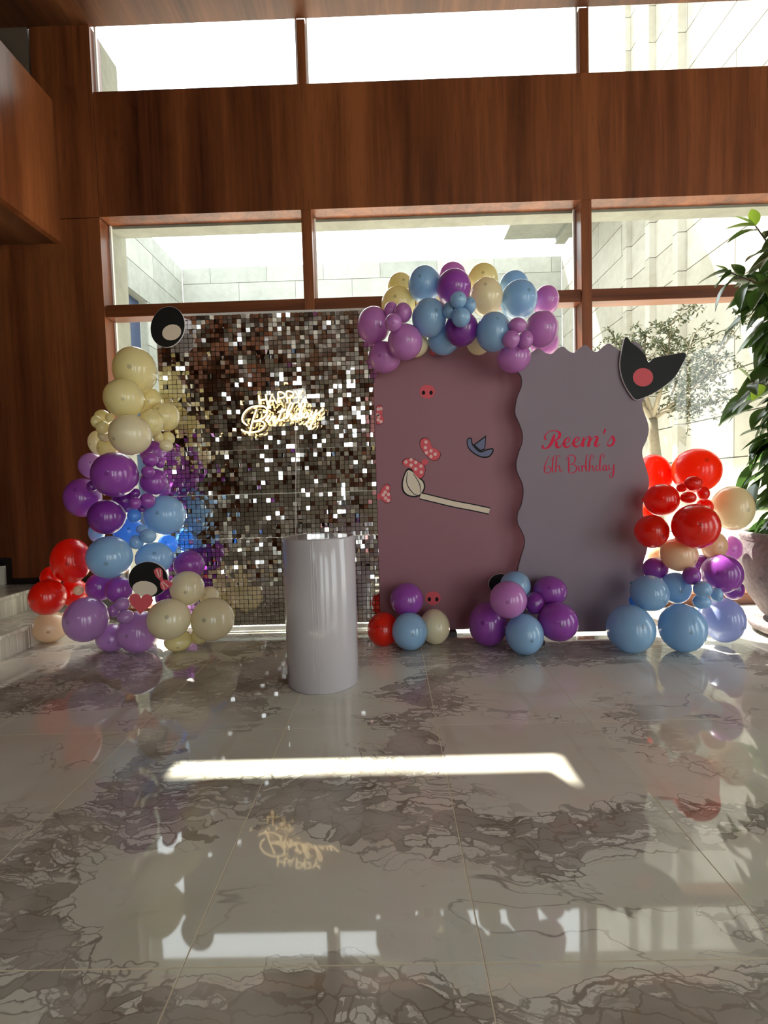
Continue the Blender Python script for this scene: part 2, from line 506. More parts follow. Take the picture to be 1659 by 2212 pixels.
for k_, (a, b) in enumerate(((XL+0.002, -0.5939), (-0.5275, 1.4767), (1.5484, XR-0.002))):
    window(k_+4, a, b, [(Z_TB+0.004, CEIL+0.05)], WY+0.07)

# two unseen slabs added above the upper windows to trim the floor's sun strip
sun_block = struct(box_obj('sun_blocker', M['concrete'], (-8, -0.907, WY+0.03, 4.096, 4.790, 5.040)))
sun_block2 = struct(box_obj('sun_blocker_deep', M['concrete'], (-0.906, 8, WY+0.03, 4.292, 4.971, 5.221)))  # added deeper slab, ends the sun strip on its right
parapet = struct(box_obj('roof_wall', M['concrete'], (-8, 8, WY-0.3, WY+0.025, CEIL+0.225, 5.3)))

# wooden bulkhead of the gallery on the left
bk = struct(empty('ceiling_bulkhead', (-2.407, 0, 2.8746)))
box_obj('wood_face', M['wood_z'], (-0.05, 0.0, BACK+0.02, WY-0.002, 0.0, 1.024), bk)
box_obj('soffit', M['wood_y'], (-3.85, -0.052, BACK+0.02, WY-0.002, 0.0, 0.05), bk)
box_obj('top_board', M['wood_y'], (-3.85, -0.052, BACK+0.02, WY-0.002, 0.974, 1.024), bk)

# the rest of the lobby behind the camera
wl = struct(empty('wall_left', (-6.3, 0, 0)))
box_obj('wood_panel', M['wood_z'], (-0.1, 0.0, BACK, WY+TI, 0, CEIL), wl)
wr = struct(empty('wall_right', (6.5, 0, 0)))
for (y0, y1, z0, z1) in ((BACK, -4.6, 0, CEIL), (-1.6, 0.8, 0, CEIL), (3.2, WY+TO, 0, CEIL), (-4.6, -1.6, 3.7, CEIL), (0.8, 3.2, 3.7, CEIL)):
    box_obj('plaster_panel', M['plaster'], (0.0, 0.12, y0, y1, z0, z1), wr)
wb = struct(empty('wall_back', (0, BACK, 0)))
OPEN = [(-4.4, -1.2, 3.2, 4.1), (1.0, 2.4, 0.0, 3.9), (3.4, 5.6, 0.0, 3.9)]
xs = [-6.4] + [v for o in OPEN for v in o[:2]] + [6.6]
for i in range(0, len(xs), 2):
    box_obj('plaster_panel' if i > 2 else 'wood_panel', M['plaster'] if i > 2 else M['wood_z'], (xs[i], xs[i+1], -0.12, 0.0, 0, CEIL), wb)
for (a, b) in ((-5.6, -4.8), (-0.8, 0.1)):
    box_obj('plaster_pilaster', M['plaster'], (a, b, 0.001, 0.06, 0, CEIL-0.002), wb)
for (a, b, z0, z1) in OPEN:
    if z0 > 0: box_obj('plaster_panel', M['plaster'], (a, b, -0.12, 0, 0, z0), wb)
    box_obj('plaster_panel', M['plaster'], (a, b, -0.12, 0, z1, CEIL), wb)
for k_, (a, b, z0, z1) in enumerate(OPEN):
    wd = struct(empty('window_%d' % (7+k_), ((a+b)/2, BACK-0.06, z0)))
    hw = (b-a)/2
    box_obj('pane', M['glass'], (-hw, hw, -0.005, 0.005, 0.0, z1-z0), wd)
    for q in (-hw+0.03, 0.0, hw-0.03):
        box_obj('frame_bar', M['black'], (q-0.03, q+0.03, -0.03, 0.03, 0, z1-z0), wd)
for k_, (a, b) in enumerate(((-4.6, -1.6), (0.8, 3.2))):
    wd = struct(empty('window_%d' % (10+k_), (6.56, (a+b)/2, 0)))
    hw = (b-a)/2
    box_obj('pane', M['glass'], (-0.005, 0.005, -hw, hw, 0.0, 3.7), wd)
    for q in (-hw+0.03, 0.0, hw-0.03):
        box_obj('frame_bar', M['black'], (-0.03, 0.03, q-0.03, q+0.03, 0, 3.7), wd)

# ------------------------------------------------------------------ courtyard outside
ground = struct(box_obj('ground', M['paving'], (-40, 40, WY+TO+0.001, 60, -0.3, -0.02)))
ground2 = struct(box_obj('ground_rear', M['paving'], (-40, 40, -60, BACK-0.13, -0.3, -0.02)))
ground3 = struct(box_obj('ground_side', M['paving'], (6.63, 40, BACK-0.13, WY+TO, -0.3, -0.02)))
XRW, YBW, XLW, ZTOP = 5.30, 15.0, -6.05, 7.72

def clad(parent, mat, axis, c, lo, hi, rows, length, thick, shift=0.0):
    """cladding panels on a wall; axis 'x': wall at x=c running in y"""
    for r, (z0, z1) in enumerate(rows):
        s = lo - (length*0.5 if r % 2 else 0.0) - shift
        while s < hi:
            a, b = max(s, lo)+0.008, min(s+length, hi)-0.008
            if b-a > 0.05:
                if axis == 'x': bb = (min(c, c+thick), max(c, c+thick), a, b, z0+0.009, z1-0.009)
                else: bb = (a, b, min(c, c+thick), max(c, c+thick), z0+0.009, z1-0.009)
                box_obj('stone_panel', mat, bb, parent)
            s += length
rowsR = [(5.96-0.667*k_, 5.96-0.667*(k_-1)) for k_ in range(8, -16, -1)]
cr = struct(empty('wall_courtyard_right', (0, 0, 0)))
YTALL = 13.0
box_obj('core_wall', M['concrete'], (XRW+0.042, XRW+0.5, WY+TO+0.002, YTALL, 0, rowsR[-1][1]), cr)
box_obj('core_wall', M['concrete'], (XRW+0.042, XRW+0.5, YTALL, YBW, 0, 9.0), cr)
clad(cr, M['stone_r'], 'x', XRW, WY+TO+0.002, YTALL, rowsR, 2.4, 0.04)
clad(cr, M['stone_r'], 'x', XRW, YTALL, YBW-0.002, [r_ for r_ in rowsR if r_[1] < 9.05], 2.4, 0.04)
for k_, (px, wpx) in enumerate(((1472, 17), (1410, 14), (1359, 11))):
    yy = (XRW)*F_PX/(px-838.0)
    dd = wpx*yy/F_PX
    fin = struct(empty('wall_fin_%d' % (k_+1), (XRW-dd, yy, 0)))
    for z0, z1 in rowsR:
        box_obj('stone_panel', M['stone_r'], (0, dd-0.002, 0, 0.16, max(0.0, z0)+0.006, z1-0.006), fin)
cb = struct(empty('wall_courtyard_back', (0, 0, 0)))
box_obj('core_wall', M['concrete'], (XLW, XRW, YBW+0.02, YBW+0.5, 0, ZTOP-0.01), cb)
rowsB = [(z, z+0.85) for z in (0.0, 0.85, 1.7, 2.55, 3.4, 4.25, 5.1)] + [(5.95, 6.6), (6.6, 7.25), (7.25, ZTOP)]
clad(cb, M['stone_l'], 'y', YBW, XLW, XRW, rowsB, 1.7, 0.04)
clw = struct(empty('wall_courtyard_left', (0, 0, 0)))
WY0, WY1, WZ1 = 8.6, 12.7, 5.9
box_obj('core_wall', M['concrete'], (XLW-0.5, XLW-0.25, WY+TO+0.002, YBW, 0, ZTOP-0.01), clw)
for (a, b, z0, z1) in ((WY+TO+0.002, WY0, 0, WZ1), (WY1, YBW, 0, WZ1)):
    clad(clw, M['stone_l'], 'x', XLW-0.04, a, b, [(z, min(z+0.8, z1)) for z in (0, .8, 1.6, 2.4, 3.2, 4.0, 4.8, 5.6)], 1.8, 0.04)
    box_obj('core_wall', M['concrete'], (XLW-0.25, XLW-0.042, a, b, z0, z1), clw)
clad(clw, M['stone_l'], 'x', XLW-0.04, WY+TO+0.002, YBW, [(WZ1, 6.6), (6.6, 7.25), (7.25, ZTOP)], 2.6, 0.04)
box_obj('core_wall', M['concrete'], (XLW-0.25, XLW-0.042, WY+TO+0.002, YBW, WZ1, ZTOP-0.01), clw)
cw = struct(empty('window_12', (XLW-0.2, (WY0+WY1)/2, 0)))
hw = (WY1-WY0)/2
ny = 4
for i in range(ny):
    for j in range(4):
        a = -hw+i*2*hw/ny; z0 = j*WZ1/4
        box_obj('pane', M['blueglass'], (-0.02, 0.0, a+0.02, a+2*hw/ny-0.02, z0+0.02, z0+WZ1/4-0.02), cw)
for i in range(ny+1):
    a = -hw+i*2*hw/ny
    box_obj('glazing_bar', M['stone_l'], (-0.04, 0.02, max(-hw, a-0.02), min(hw, a+0.02), 0, WZ1), cw)
# roof canopy slab jutting from the right-hand building
cn = struct(empty('roof_canopy', (4.3, 12.2, 7.7)))
box_obj('slab', M['concrete'], (-0.97, 1.0, -2.2, 1.70, 0.0, 0.32), cn)
box_obj('edge_beam', M['concrete'], (0.45, 0.72, -2.2, 1.76, -0.14, -0.001), cn)

# ------------------------------------------------------------------ backdrop boards
PY1, PY2 = 3.19, 3.07          # mauve board, lavender-grey board
def board_pt(px, py, Y):
    p = at(px, py, Y); return (p.x, p.z)

# mauve arch board
pb = empty('arch_backdrop_board', (at(965, 1376, PY1).x, PY1, 0))
tag(pb, 'tall mauve arched backdrop board with pink bow and skull prints', 'backdrop board')
ox = pb.location.x
xl = board_pt(815, 1100, PY1)[0]-ox; xr = board_pt(1150, 1100, PY1)[0]-ox
zt = board_pt(965, 742, PY1)[1]; zb = max(0.03, at(965, 1370, PY1).z); rad = 0.30
poly = [(xl, zb), (xr, zb)]
for k_ in range(13):
    a = math.pi/2*k_/12
    poly.append((xr-rad+rad*math.cos(a), zt-rad+rad*math.sin(a)))
for k_ in range(13):
    a = math.pi/2+math.pi/2*k_/12
    poly.append((xl+rad+rad*math.cos(a), zt-rad+rad*math.sin(a)))
MB().prism(poly, 0.0, 0.03).build('board', M['mauve'], pb)
MB().box(-0.20, 0.06, -0.06, 0.12, 0.001, zb-0.001).build('foot', M['black'], pb)
MB().box(0.32, 0.40, 0.0, 0.12, 0.001, zb-0.001).build('foot', M['black'], pb)

# lavender-grey wavy board
wbd = empty('wavy_backdrop_board', (at(1260, 1385, PY2).x, PY2, 0))
tag(wbd, 'lavender grey backdrop board with wavy edges reading Reem\'s 6th Birthday', 'backdrop board')
ox2 = wbd.location.x
edgeL = [(1117, 1368), (1119, 1250), (1119, 1232), (1124, 1210), (1133, 1180), (1134, 1165), (1128, 1148), (1119, 1130), (1119, 1110), (1127, 1090), (1131, 1065), (1129, 1045), (1118, 1020), (1116, 1000), (1122, 975), (1129, 955), (1129, 935), (1121, 912), (1114, 895), (1114, 878), (1119, 855), (1127, 835), (1127, 815), (1119, 798)]
top = [(1130, 775), (1150, 760), (1164, 752), (1178, 762), (1192, 764), (1204, 754), (1216, 748), (1228, 758), (1240, 762), (1252, 752), (1265, 745), (1278, 756), (1290, 760), (1302, 750), (1315, 742), (1328, 750), (1341, 757), (1354, 748), (1368, 738), (1380, 742), (1388, 756)]
edgeR = [(1386, 775), (1380, 800), (1384, 830), (1392, 848), (1391, 862), (1387, 872), (1391, 890), (1400, 915), (1401, 935), (1395, 955), (1388, 970), (1388, 985), (1394, 1005), (1401, 1030), (1402, 1048), (1396, 1068), (1389, 1090), (1389, 1110), (1396, 1135), (1401, 1155), (1401, 1170), (1396, 1195), (1390, 1215), (1390, 1235), (1398, 1260), (1400, 1290), (1396, 1330), (1396, 1362)]
pl = [board_pt(x, y, PY2) for x, y in catmull(edgeL+top+edgeR, 3)]
pl = [(x-ox2, z) for x, z in pl]
zb2 = max(0.03, at(1260, 1368, PY2).z)
pl = [(x, max(z, zb2)) for x, z in pl]
MB().prism(pl[::-1], 0.0, 0.028).build('board', M['bluegrey'], wbd)
for sx in (-0.32, 0.33):
    MB().box(sx-0.03, sx+0.03, -0.02 if sx > 0 else -0.16, 0.30 if sx > 0 else 0.095, 0.001, zb2-0.001).build('foot', M['black'], wbd)

# lettering on the wavy board
def strokes(parent, mat, name, polys, Y, org, scale, x0, dy=-0.0015, depth=0.0012, wmul=1.0):
    mb = MB()
    for pts in polys:
        q = []
        for (x, y, wd) in catmull(pts, 4):
            p = at(org[0]+x/scale, org[1]+y/scale, Y)
            q.append((p.x-x0, p.z, max(0.0022, wd/scale*Y/F_PX*wmul)))
        mb.ribbon(q, dy, dy+depth)
        dy -= 0.00004
    return mb.build(name, mat, parent)
ZS, ZO = 8.295, (1150, 910)
e_ = [(545, 405, 9), (610, 388, 10), (655, 350, 17), (664, 312, 22), (640, 292, 14), (592, 328, 32), (566, 390, 48), (576, 440, 46), (618, 468, 28), (675, 435, 12), (712, 395, 8)]
LET = {
 'R': [[(402, 222, 10), (378, 290, 48), (347, 375, 54), (315, 430, 48), (270, 474, 32), (220, 488, 18), (188, 476, 30), (186, 448, 34), (200, 430, 26)],
       [(258, 328, 18), (230, 318, 30), (223, 282, 24), (245, 228, 14), (310, 182, 12), (390, 170, 14), (452, 182, 26), (490, 226, 48), (480, 285, 46), (432, 325, 24), (396, 342, 10)],
       [(398, 340, 12), (428, 372, 40), (430, 428, 56), (450, 468, 40), (490, 464, 20), (520, 430, 10), (545, 395, 7)]],
 'e': [e_],
 'e2': [[(x+172, y-9, w_) for x, y, w_ in e_]],
 'm': [[(925, 282, 16), (908, 365, 54), (895, 456, 50)], [(912, 392, 7), (948, 325, 10), (985, 286, 14), (1030, 278, 24), (1036, 315, 44), (1015, 390, 50), (1000, 456, 48)],
       [(1022, 392, 7), (1068, 322, 10), (1118, 277, 16), (1158, 277, 34), (1156, 330, 50), (1130, 398, 50), (1132, 440, 42), (1162, 448, 20), (1198, 420, 10), (1215, 395, 6)]],
 'apostrophe': [[(1305, 142, 38), (1291, 190, 27), (1275, 240, 5)]],
 's': [[(1335, 385, 8), (1390, 322, 10), (1428, 266, 20), (1450, 300, 44), (1464, 350, 44), (1440, 408, 38), (1390, 442, 24), (1350, 432, 22), (1356, 408, 28)]],
}
for nm, ps in LET.items():
    strokes(wbd, M['red_print'], 'letter_'+{'e2': 'e'}.get(nm, nm).lower(), ps, PY2, ZO, ZS, ox2)
LET2 = {
 'digit_six': [[(300, 610, 6), (250, 720, 10), (215, 830, 15), (220, 900, 13), (265, 930, 8), (320, 900, 11), (335, 850, 13), (300, 815, 8), (250, 830, 7), (220, 870, 6)]],
 'letter_t': [[(430, 625, 5), (395, 618, 7), (370, 670, 13), (362, 760, 18), (358, 850, 18), (365, 910, 12), (385, 905, 5)], [(320, 686, 5), (370, 672, 5), (420, 664, 5)]],
 'letter_h': [[(495, 652, 4), (480, 615, 5), (450, 620, 7), (430, 680, 14), (425, 780, 18), (418, 915, 18)], [(420, 850, 4), (455, 800, 7), (480, 800, 12), (490, 850, 15), (495, 900, 12), (515, 910, 5), (535, 872, 3)]],
 'letter_b': [[(655, 640, 18), (652, 760, 20), (655, 905, 22)], [(605, 700, 4), (630, 632, 6), (690, 605, 9), (750, 625, 13), (770, 680, 17), (745, 740, 13), (690, 770, 7), (660, 785, 5)], [(690, 770, 6), (760, 785, 11), (795, 840, 18), (770, 900, 15), (710, 930, 9), (655, 920, 7), (645, 895, 5)]],
 'letter_i': [[(835, 800, 12), (832, 850, 16), (840, 895, 10), (855, 885, 4)], [(840, 746, 15), (842, 758, 14)]],
 'letter_r': [[(890, 790, 14), (890, 850, 18), (892, 905, 16)], [(892, 850, 5), (915, 800, 9), (935, 803, 12), (945, 835, 8)]],
 'letter_t2': [[(1010, 606, 5), (985, 600, 7), (965, 650, 14), (960, 760, 18), (962, 850, 18), (975, 900, 10), (990, 895, 4)], [(940, 830, 5), (955, 860, 6)]],
 'letter_h2': [[(1095, 650, 5), (1095, 606, 5), (1060, 600, 7), (1035, 650, 13), (1025, 780, 18), (1020, 895, 18)], [(1022, 850, 5), (1055, 800, 7), (1080, 800, 12), (1088, 850, 15), (1098, 895, 10), (1115, 890, 4)], [(1040, 650, 4), (1070, 660, 5), (1095, 645, 5)]],
 'letter_d': [[(1190, 800, 7), (1150, 800, 12), (1138, 850, 16), (1160, 890, 9), (1195, 850, 6)], [(1275, 665, 4), (1290, 615, 5), (1260, 585, 7), (1225, 620, 13), (1212, 720, 18), (1208, 850, 18), (1220, 885, 10), (1240, 870, 4)]],
 'letter_a': [[(1320, 790, 7), (1280, 790, 12), (1262, 845, 16), (1285, 885, 9), (1320, 840, 6)], [(1325, 785, 12), (1322, 840, 18), (1335, 885, 12), (1355, 865, 4)]],
 'letter_y': [[(1375, 780, 11), (1372, 830, 16), (1390, 870, 10), (1430, 840, 6)], [(1460, 770, 14), (1458, 850, 20), (1450, 950, 20), (1425, 1005, 11), (1395, 1010, 7), (1380, 970, 6), (1400, 930, 5), (1440, 900, 4)]],
}
for nm, ps in LET2.items():
    strokes(wbd, M['red_print'], nm.replace('2', ''), ps, PY2, ZO, ZS, ox2, wmul=1.15)

# flat prints on the mauve board
def print_poly(parent, name, mat, pts, Y, x0, lay, smooth=True):
    q = catmull([(x, y) for x, y in pts], 4, True) if smooth else pts
    pl_ = []
    for x, y in q:
        p = at(x, y, Y); pl_.append((p.x-x0, p.z))
    return MB().prism(pl_, -0.0008*lay-0.0006, -0.0008*lay+0.0002).build(name, mat, parent)
def ell(cx, cy, rx, ry, n=14, rot=0.0):
    return [(cx+rx*math.cos(a)*math.cos(rot)-ry*math.sin(a)*math.sin(rot), cy+rx*math.cos(a)*math.sin(rot)+ry*math.sin(a)*math.cos(rot)) for a in (2*math.pi*i/n for i in range(n))]

def skull_print(cx, cy, s):
    o = print_poly(pb, 'skull_print', M['pink_print'], [(cx-16*s, cy-2*s), (cx-11*s, cy-12*s), (cx, cy-15*s), (cx+11*s, cy-12*s), (cx+16*s, cy-2*s), (cx+13*s, cy+8*s), (cx+7*s, cy+11*s), (cx+4*s, cy+14*s), (cx, cy+13*s), (cx-4*s, cy+14*s), (cx-7*s, cy+11*s), (cx-13*s, cy+8*s)], PY1, ox, 1)
    for sx in (-1, 1):
        e = print_poly(pb, 'eye_spot', M['ink'], ell(cx+sx*8*s, cy+1.5*s, 3.6*s, 4.6*s), PY1, ox, 2)
        e.parent = o; e.location = (0, 0, 0)
skull_print(923, 847, 1.02)
skull_print(935.5, 1293, 1.02)
print_poly(pb, 'pink_print_arc', M['pink_print'], ell(936, 762, 8, 6), PY1, ox, 1)

def bow_print(loops, knot, dots):
    o = None
    for lp in loops:
        k2 = print_poly(pb, 'bow_outline', M['ink'], lp, PY1, ox, 1)
        cx = sum(p[0] for p in lp)/len(lp); cy = sum(p[1] for p in lp)/len(lp)
        q = print_poly(pb, 'bow_loop', M['pink_print'], [(cx+(x-cx)*0.95, cy+(y-cy)*0.95) for x, y in lp], PY1, ox, 2)
        q.parent = k2
        mine = [d_ for d_ in dots if min(p[0] for p in lp)-1 <= d_[0] <= max(p[0] for p in lp)+1 and min(p[1] for p in lp)-1 <= d_[1] <= max(p[1] for p in lp)+1]
        for (x, y) in mine:
            print_poly(pb, 'polka_dot', M['pale_dot'], ell(x, y, 3.6, 3.8, 8), PY1, ox, 3).parent = k2
        dots = [d_ for d_ in dots if d_ not in mine]
    if knot: print_poly(pb, 'bow_knot', M['pink_print'], knot, PY1, ox, 3)
bow_print([[(908, 950), (918, 945), (928, 951), (934, 966), (944, 970), (952, 980), (948, 992), (936, 996), (926, 990), (914, 976), (907, 962)],
           [(868, 999), (876, 990), (892, 990), (906, 998), (916, 1004), (919, 1016), (914, 1031), (905, 1034), (896, 1026), (888, 1012), (876, 1008)]],
          ell(918, 998, 7, 6.5), [(920, 955), (919, 967), (931, 974), (921, 978), (940, 981), (931, 986), (877, 998), (888, 993), (888, 1005), (898, 999), (898, 1013), (909, 1007), (910, 1020)])
bow_print([[(813, 880), (818, 875), (825, 877), (827, 886), (825, 896), (829, 906), (827, 914), (820, 917), (813, 915)]], None, [(817, 884), (823, 883), (816, 896), (817, 907), (823, 911), (818, 899)])
bow_print([[(821, 1062), (828, 1050), (836, 1045), (843, 1050), (842, 1062), (845, 1074), (843, 1085), (834, 1087), (826, 1082), (820, 1072)]], ell(818.5, 1073, 4.5, 6), [(837, 1054), (832, 1063), (839, 1068), (828, 1069), (833, 1076), (839, 1081)])
# broom and little hat printed beside the large bow
brm = print_poly(pb, 'broom_outline', M['ink'], [(878, 1014), (868, 1040), (870, 1062), (885, 1073), (906, 1072), (918, 1056), (916, 1040), (905, 1030), (890, 1014)], PY1, ox, 1)
print_poly(pb, 'broom_bristles', M['cream_print'], [(879, 1018), (871, 1040), (873, 1060), (886, 1070), (905, 1069), (915, 1055), (913, 1041), (903, 1032), (889, 1018)], PY1, ox, 2).parent = brm
for pts in ([(880, 1020, 1), (879, 1045, 1.6), (893, 1066, 1.6), (904, 1070, 1)], [(893, 1024, 1), (906, 1045, 1.6), (909, 1066, 1)]):
    strokes(pb, M['ink'], 'bristle_line', [pts], PY1, (0, 0), 1.0, ox, dy=-0.0040).parent = brm
hnd = [(908, 1071), (945, 1080), (983, 1089), (1020, 1096), (1057, 1104)]
strokes(pb, M['ink'], 'broom_handle_outline', [[(x, y, 16) for x, y in hnd]], PY1, (0, 0), 1.0, ox, dy=-0.0016)
strokes(pb, M['cream_print'], 'broom_handle', [[(x, y, 11) for x, y in hnd]], PY1, (0, 0), 1.0, ox, dy=-0.0030)
print_poly(pb, 'hat_brim_outline', M['ink'], [(1008, 952), (1012, 946), (1019, 947), (1022, 960), (1036, 974), (1052, 970), (1064, 968), (1066, 976), (1056, 988), (1038, 988), (1020, 978), (1010, 966)], PY1, ox, 1)
print_poly(pb, 'hat_brim', M['slate_print'], [(1010, 953), (1013, 948), (1017, 949), (1020, 962), (1036, 977), (1052, 973), (1062, 971), (1063, 975), (1055, 985), (1038, 985), (1022, 976), (1012, 965)], PY1, ox, 2)
print_poly(pb, 'hat_crown_outline', M['ink'], [(1022, 961), (1050, 940), (1048, 971), (1036, 975)], PY1, ox, 3, False)
print_poly(pb, 'hat_crown', M['slate_print'], [(1026, 961), (1048, 945), (1046, 969), (1037, 972)], PY1, ox, 4, False)

# ------------------------------------------------------------------ shimmer wall of mirror sequins
SY = 3.32
sx0 = at(352, 1000, SY).x; NP_X, NP_Z = 5, 7
PW = 0.300; PIT = PW/10
sz0 = 0.055
sw = empty('shimmer_wall', (sx0+NP_X*PW/2, SY, 0))
tag(sw, 'shimmer wall of small square mirror sequins on dark backing panels', 'shimmer wall')
swx = sx0 - sw.location.x
back_me = MB().box(0.001, PW-0.001, 0.012, 0.022, 0.001, PW-0.001).mesh('backing_panel', M['backing'])
for i in range(NP_X):
    for j in range(NP_Z):
        o = bpy.data.objects.new('backing_panel', back_me)
        o.location = (swx+i*PW, 0, sz0+j*PW); link(o, sw)
fr = MB()
fr.box(swx-0.012, swx+NP_X*PW+0.012, 0.03, 0.055, 0.010, 0.040)
fr.box(swx-0.012, swx+0.013, 0.024, 0.05, 0.04, sz0+NP_Z*PW)
fr.box(swx+NP_X*PW-0.013, swx+NP_X*PW+0.012, 0.024, 0.05, 0.04, sz0+NP_Z*PW)
fr.box(swx-0.012, swx+NP_X*PW+0.012, 0.024, 0.05, sz0+NP_Z*PW, sz0+NP_Z*PW+0.022)
fr.build('frame', M['white_metal'], sw)
for fx in (0.10, NP_X*PW-0.10):
    MB().box(swx+fx-0.025, swx+fx+0.025, 0.02, 0.32, 0.0005, 0.010).build('foot', M['white_metal'], sw)
rs = random.Random(21)
S2 = PIT*0.455
def sequin_rot(c, r):
    x, z = c*0.35, r*0.35
    a = noise.noise(Vector((x*0.55, z*0.9, 1.7))); b = noise.noise(Vector((x*0.8, z*0.25, 9.2)))
    calm = r < 9
    s = 0.010 if calm else (0.03 if a < 0.0 else 0.085)
    tx = rs.gauss(0, s) + (0 if calm else a*0.14)
    ty = rs.gauss(0, s) + (0 if calm else b*0.16)
    if not calm and rs.random() < 0.10: ty += rs.choice((-1, 1))*rs.uniform(0.15, 0.7)
    if not calm and rs.random() < 0.05: tx += rs.uniform(-0.2, 0.5)
    tz = rs.gauss(0, 0.03)
    return tx, ty, tz
seq_me = MB().box(-S2, S2, -0.0004, 0.0004, -S2, S2).mesh('sequin', M['mirror'])
field = MB()
from mathutils import Euler
for r in range(NP_Z*10):
    for c in range(NP_X*10):
        tx, ty, tz = sequin_rot(c, r)
        loc = Vector((swx+(c+0.5)*PIT, 0.002-rs.random()*0.004, sz0+(r+0.5)*PIT))
        single = (22 <= c < 37 and 32 <= r < 52)
        R_ = Euler((tx, tz, ty))
        if single:
            o = bpy.data.objects.new('sequin', seq_me); o.location = loc; o.rotation_euler = R_; link(o, sw)
        else:
            Mx = R_.to_matrix(); n = len(field.v)
            for (a, b, d) in ((-S2, -.0004, -S2), (S2, -.0004, -S2), (S2, -.0004, S2), (-S2, -.0004, S2), (-S2, .0004, -S2), (S2, .0004, -S2), (S2, .0004, S2), (-S2, .0004, S2)):
                field.v.append(tuple(loc + Mx @ Vector((a, b, d))))
            field.f += [(n, n+1, n+2, n+3), (n+7, n+6, n+5, n+4), (n, n+4, n+5, n+1), (n+1, n+5, n+6, n+2), (n+2, n+6, n+7, n+3), (n+3, n+7, n+4, n)]
fo = field.build('sequin_field', M['mirror'], sw, fix=False)
fo['kind'] = 'stuff'

# ------------------------------------------------------------------ neon sign
NY = 3.255
ns = empty('neon_sign', at(610, 900, NY))
tag(ns, 'glowing warm white neon sign reading Happy Birthday on clear acrylic', 'neon sign')
nb = ns.location
NSC, NO = 7.541, (500, 830)
def npt(x, y, dy=0.0):
    p = at(NO[0]+x/NSC, NO[1]+y/NSC, NY); return Vector((p.x-nb.x, dy, p.z-nb.z))
NEON = [
 ('letter_h', [[(450, 185), (465, 332)], [(562, 170), (592, 335)], [(458, 265), (577, 252)]]),
 ('letter_a', [[(612, 330), (664, 168), (745, 322)], [(634, 275), (722, 266)]]),
 ('letter_p', [[(788, 312), (765, 150), (830, 140), (872, 172), (858, 216), (778, 236)]]),
 ('letter_p', [[(922, 298), (902, 136), (978, 124), (1016, 162), (992, 212), (912, 230)]]),
 ('letter_y', [[(1040, 120), (1098, 196)], [(1166, 102), (1098, 196), (1104, 276)]]),
 ('letter_b', [[(420, 410), (372, 540), (332, 680), (300, 840)],
   [(270, 675), (205, 625), (185, 560), (220, 470), (310, 390), (430, 360), (540, 370), (590, 425), (570, 510), (500, 570), (368, 612), (480, 602), (545, 642), (530, 710), (440, 770), (310, 787), (225, 776), (170, 740)]]),
 ('letter_i', [[(560, 605), (612, 515), (590, 600), (612, 622), (655, 565)], [(636, 478), (640, 484)]]),
 ('letter_r', [[(655, 565), (678, 518), (690, 548), (722, 530), (694, 612), (716, 634), (770, 560)]]),
 ('letter_t', [[(842, 392), (790, 540), (792, 592), (836, 582), (890, 545)], [(758, 462), (892, 412)]]),
 ('letter_h', [[(890, 545), (965, 430), (1004, 335), (968, 318), (925, 420), (898, 566), (945, 500), (982, 502), (968, 560), (1000, 572), (1042, 530)]]),
 ('letter_d', [[(1112, 488), (1062, 500), (1040, 556), (1078, 572), (1122, 510), (1190, 360), (1214, 282), (1174, 258), (1132, 400), (1108, 530), (1138, 562), (1182, 512)]]),
 ('letter_a', [[(1252, 468), (1202, 480), (1182, 530), (1220, 546), (1256, 480), (1248, 528), (1280, 532), (1314, 456)]]),
 ('letter_y', [[(1322, 440), (1308, 508), (1340, 522), (1392, 420), (1350, 560), (1292, 680), (1242, 692), (1228, 640), (1300, 570), (1400, 496), (1502, 398)]]),
]
for idx, (nm, lines) in enumerate(NEON):
    mb = MB()
    for ln in lines:
        pts = ln if (idx < 5 and len(ln) <= 3) else catmull(ln, 5)
        mb.tube([npt(x, y, -0.012-0.0004*idx) for x, y in pts], 0.0052, 7)
    mb.build(nm, M['neon'], ns, smooth=True)
outl = [(395, 160), (520, 135), (640, 118), (850, 95), (1080, 72), (1150, 60), (1205, 90), (1215, 190), (1245, 290), (1280, 365), (1400, 350), (1510, 350), (1535, 410), (1430, 500), (1390, 590), (1330, 690), (1270, 722), (1200, 690), (1185, 600), (1040, 590), (900, 612), (780, 672), (650, 690), (560, 760), (450, 825), (320, 882), (220, 830), (140, 760), (125, 640), (140, 520), (220, 420), (395, 335)]
pl_ = [npt(x, y) for x, y in catmull(outl, 3, True)]
MB().prism([(p.x, p.z) for p in pl_], 0.0, 0.004).build('acrylic_sheet', M['acrylic'], ns)
cord = [npt(1035, 590, 0.008)] + [Vector((at(638.5, y, NY).x-nb.x, 0.008, at(638.5, y, NY).z-nb.z)) for y in (930, 1000, 1100, 1200, 1300, 1352)]
MB().tube(cord, 0.0022, 6).build('power_cord', M['white_metal'], ns, smooth=True)
for (x, y) in ((430, 150), (1180, 120), (1480, 380), (170, 760)):
    p = npt(x, y)
    MB().tube([(p.x, -0.006, p.z), (p.x, 0.05, p.z)], 0.004, 8).build('standoff_pin', M['white_metal'], ns)

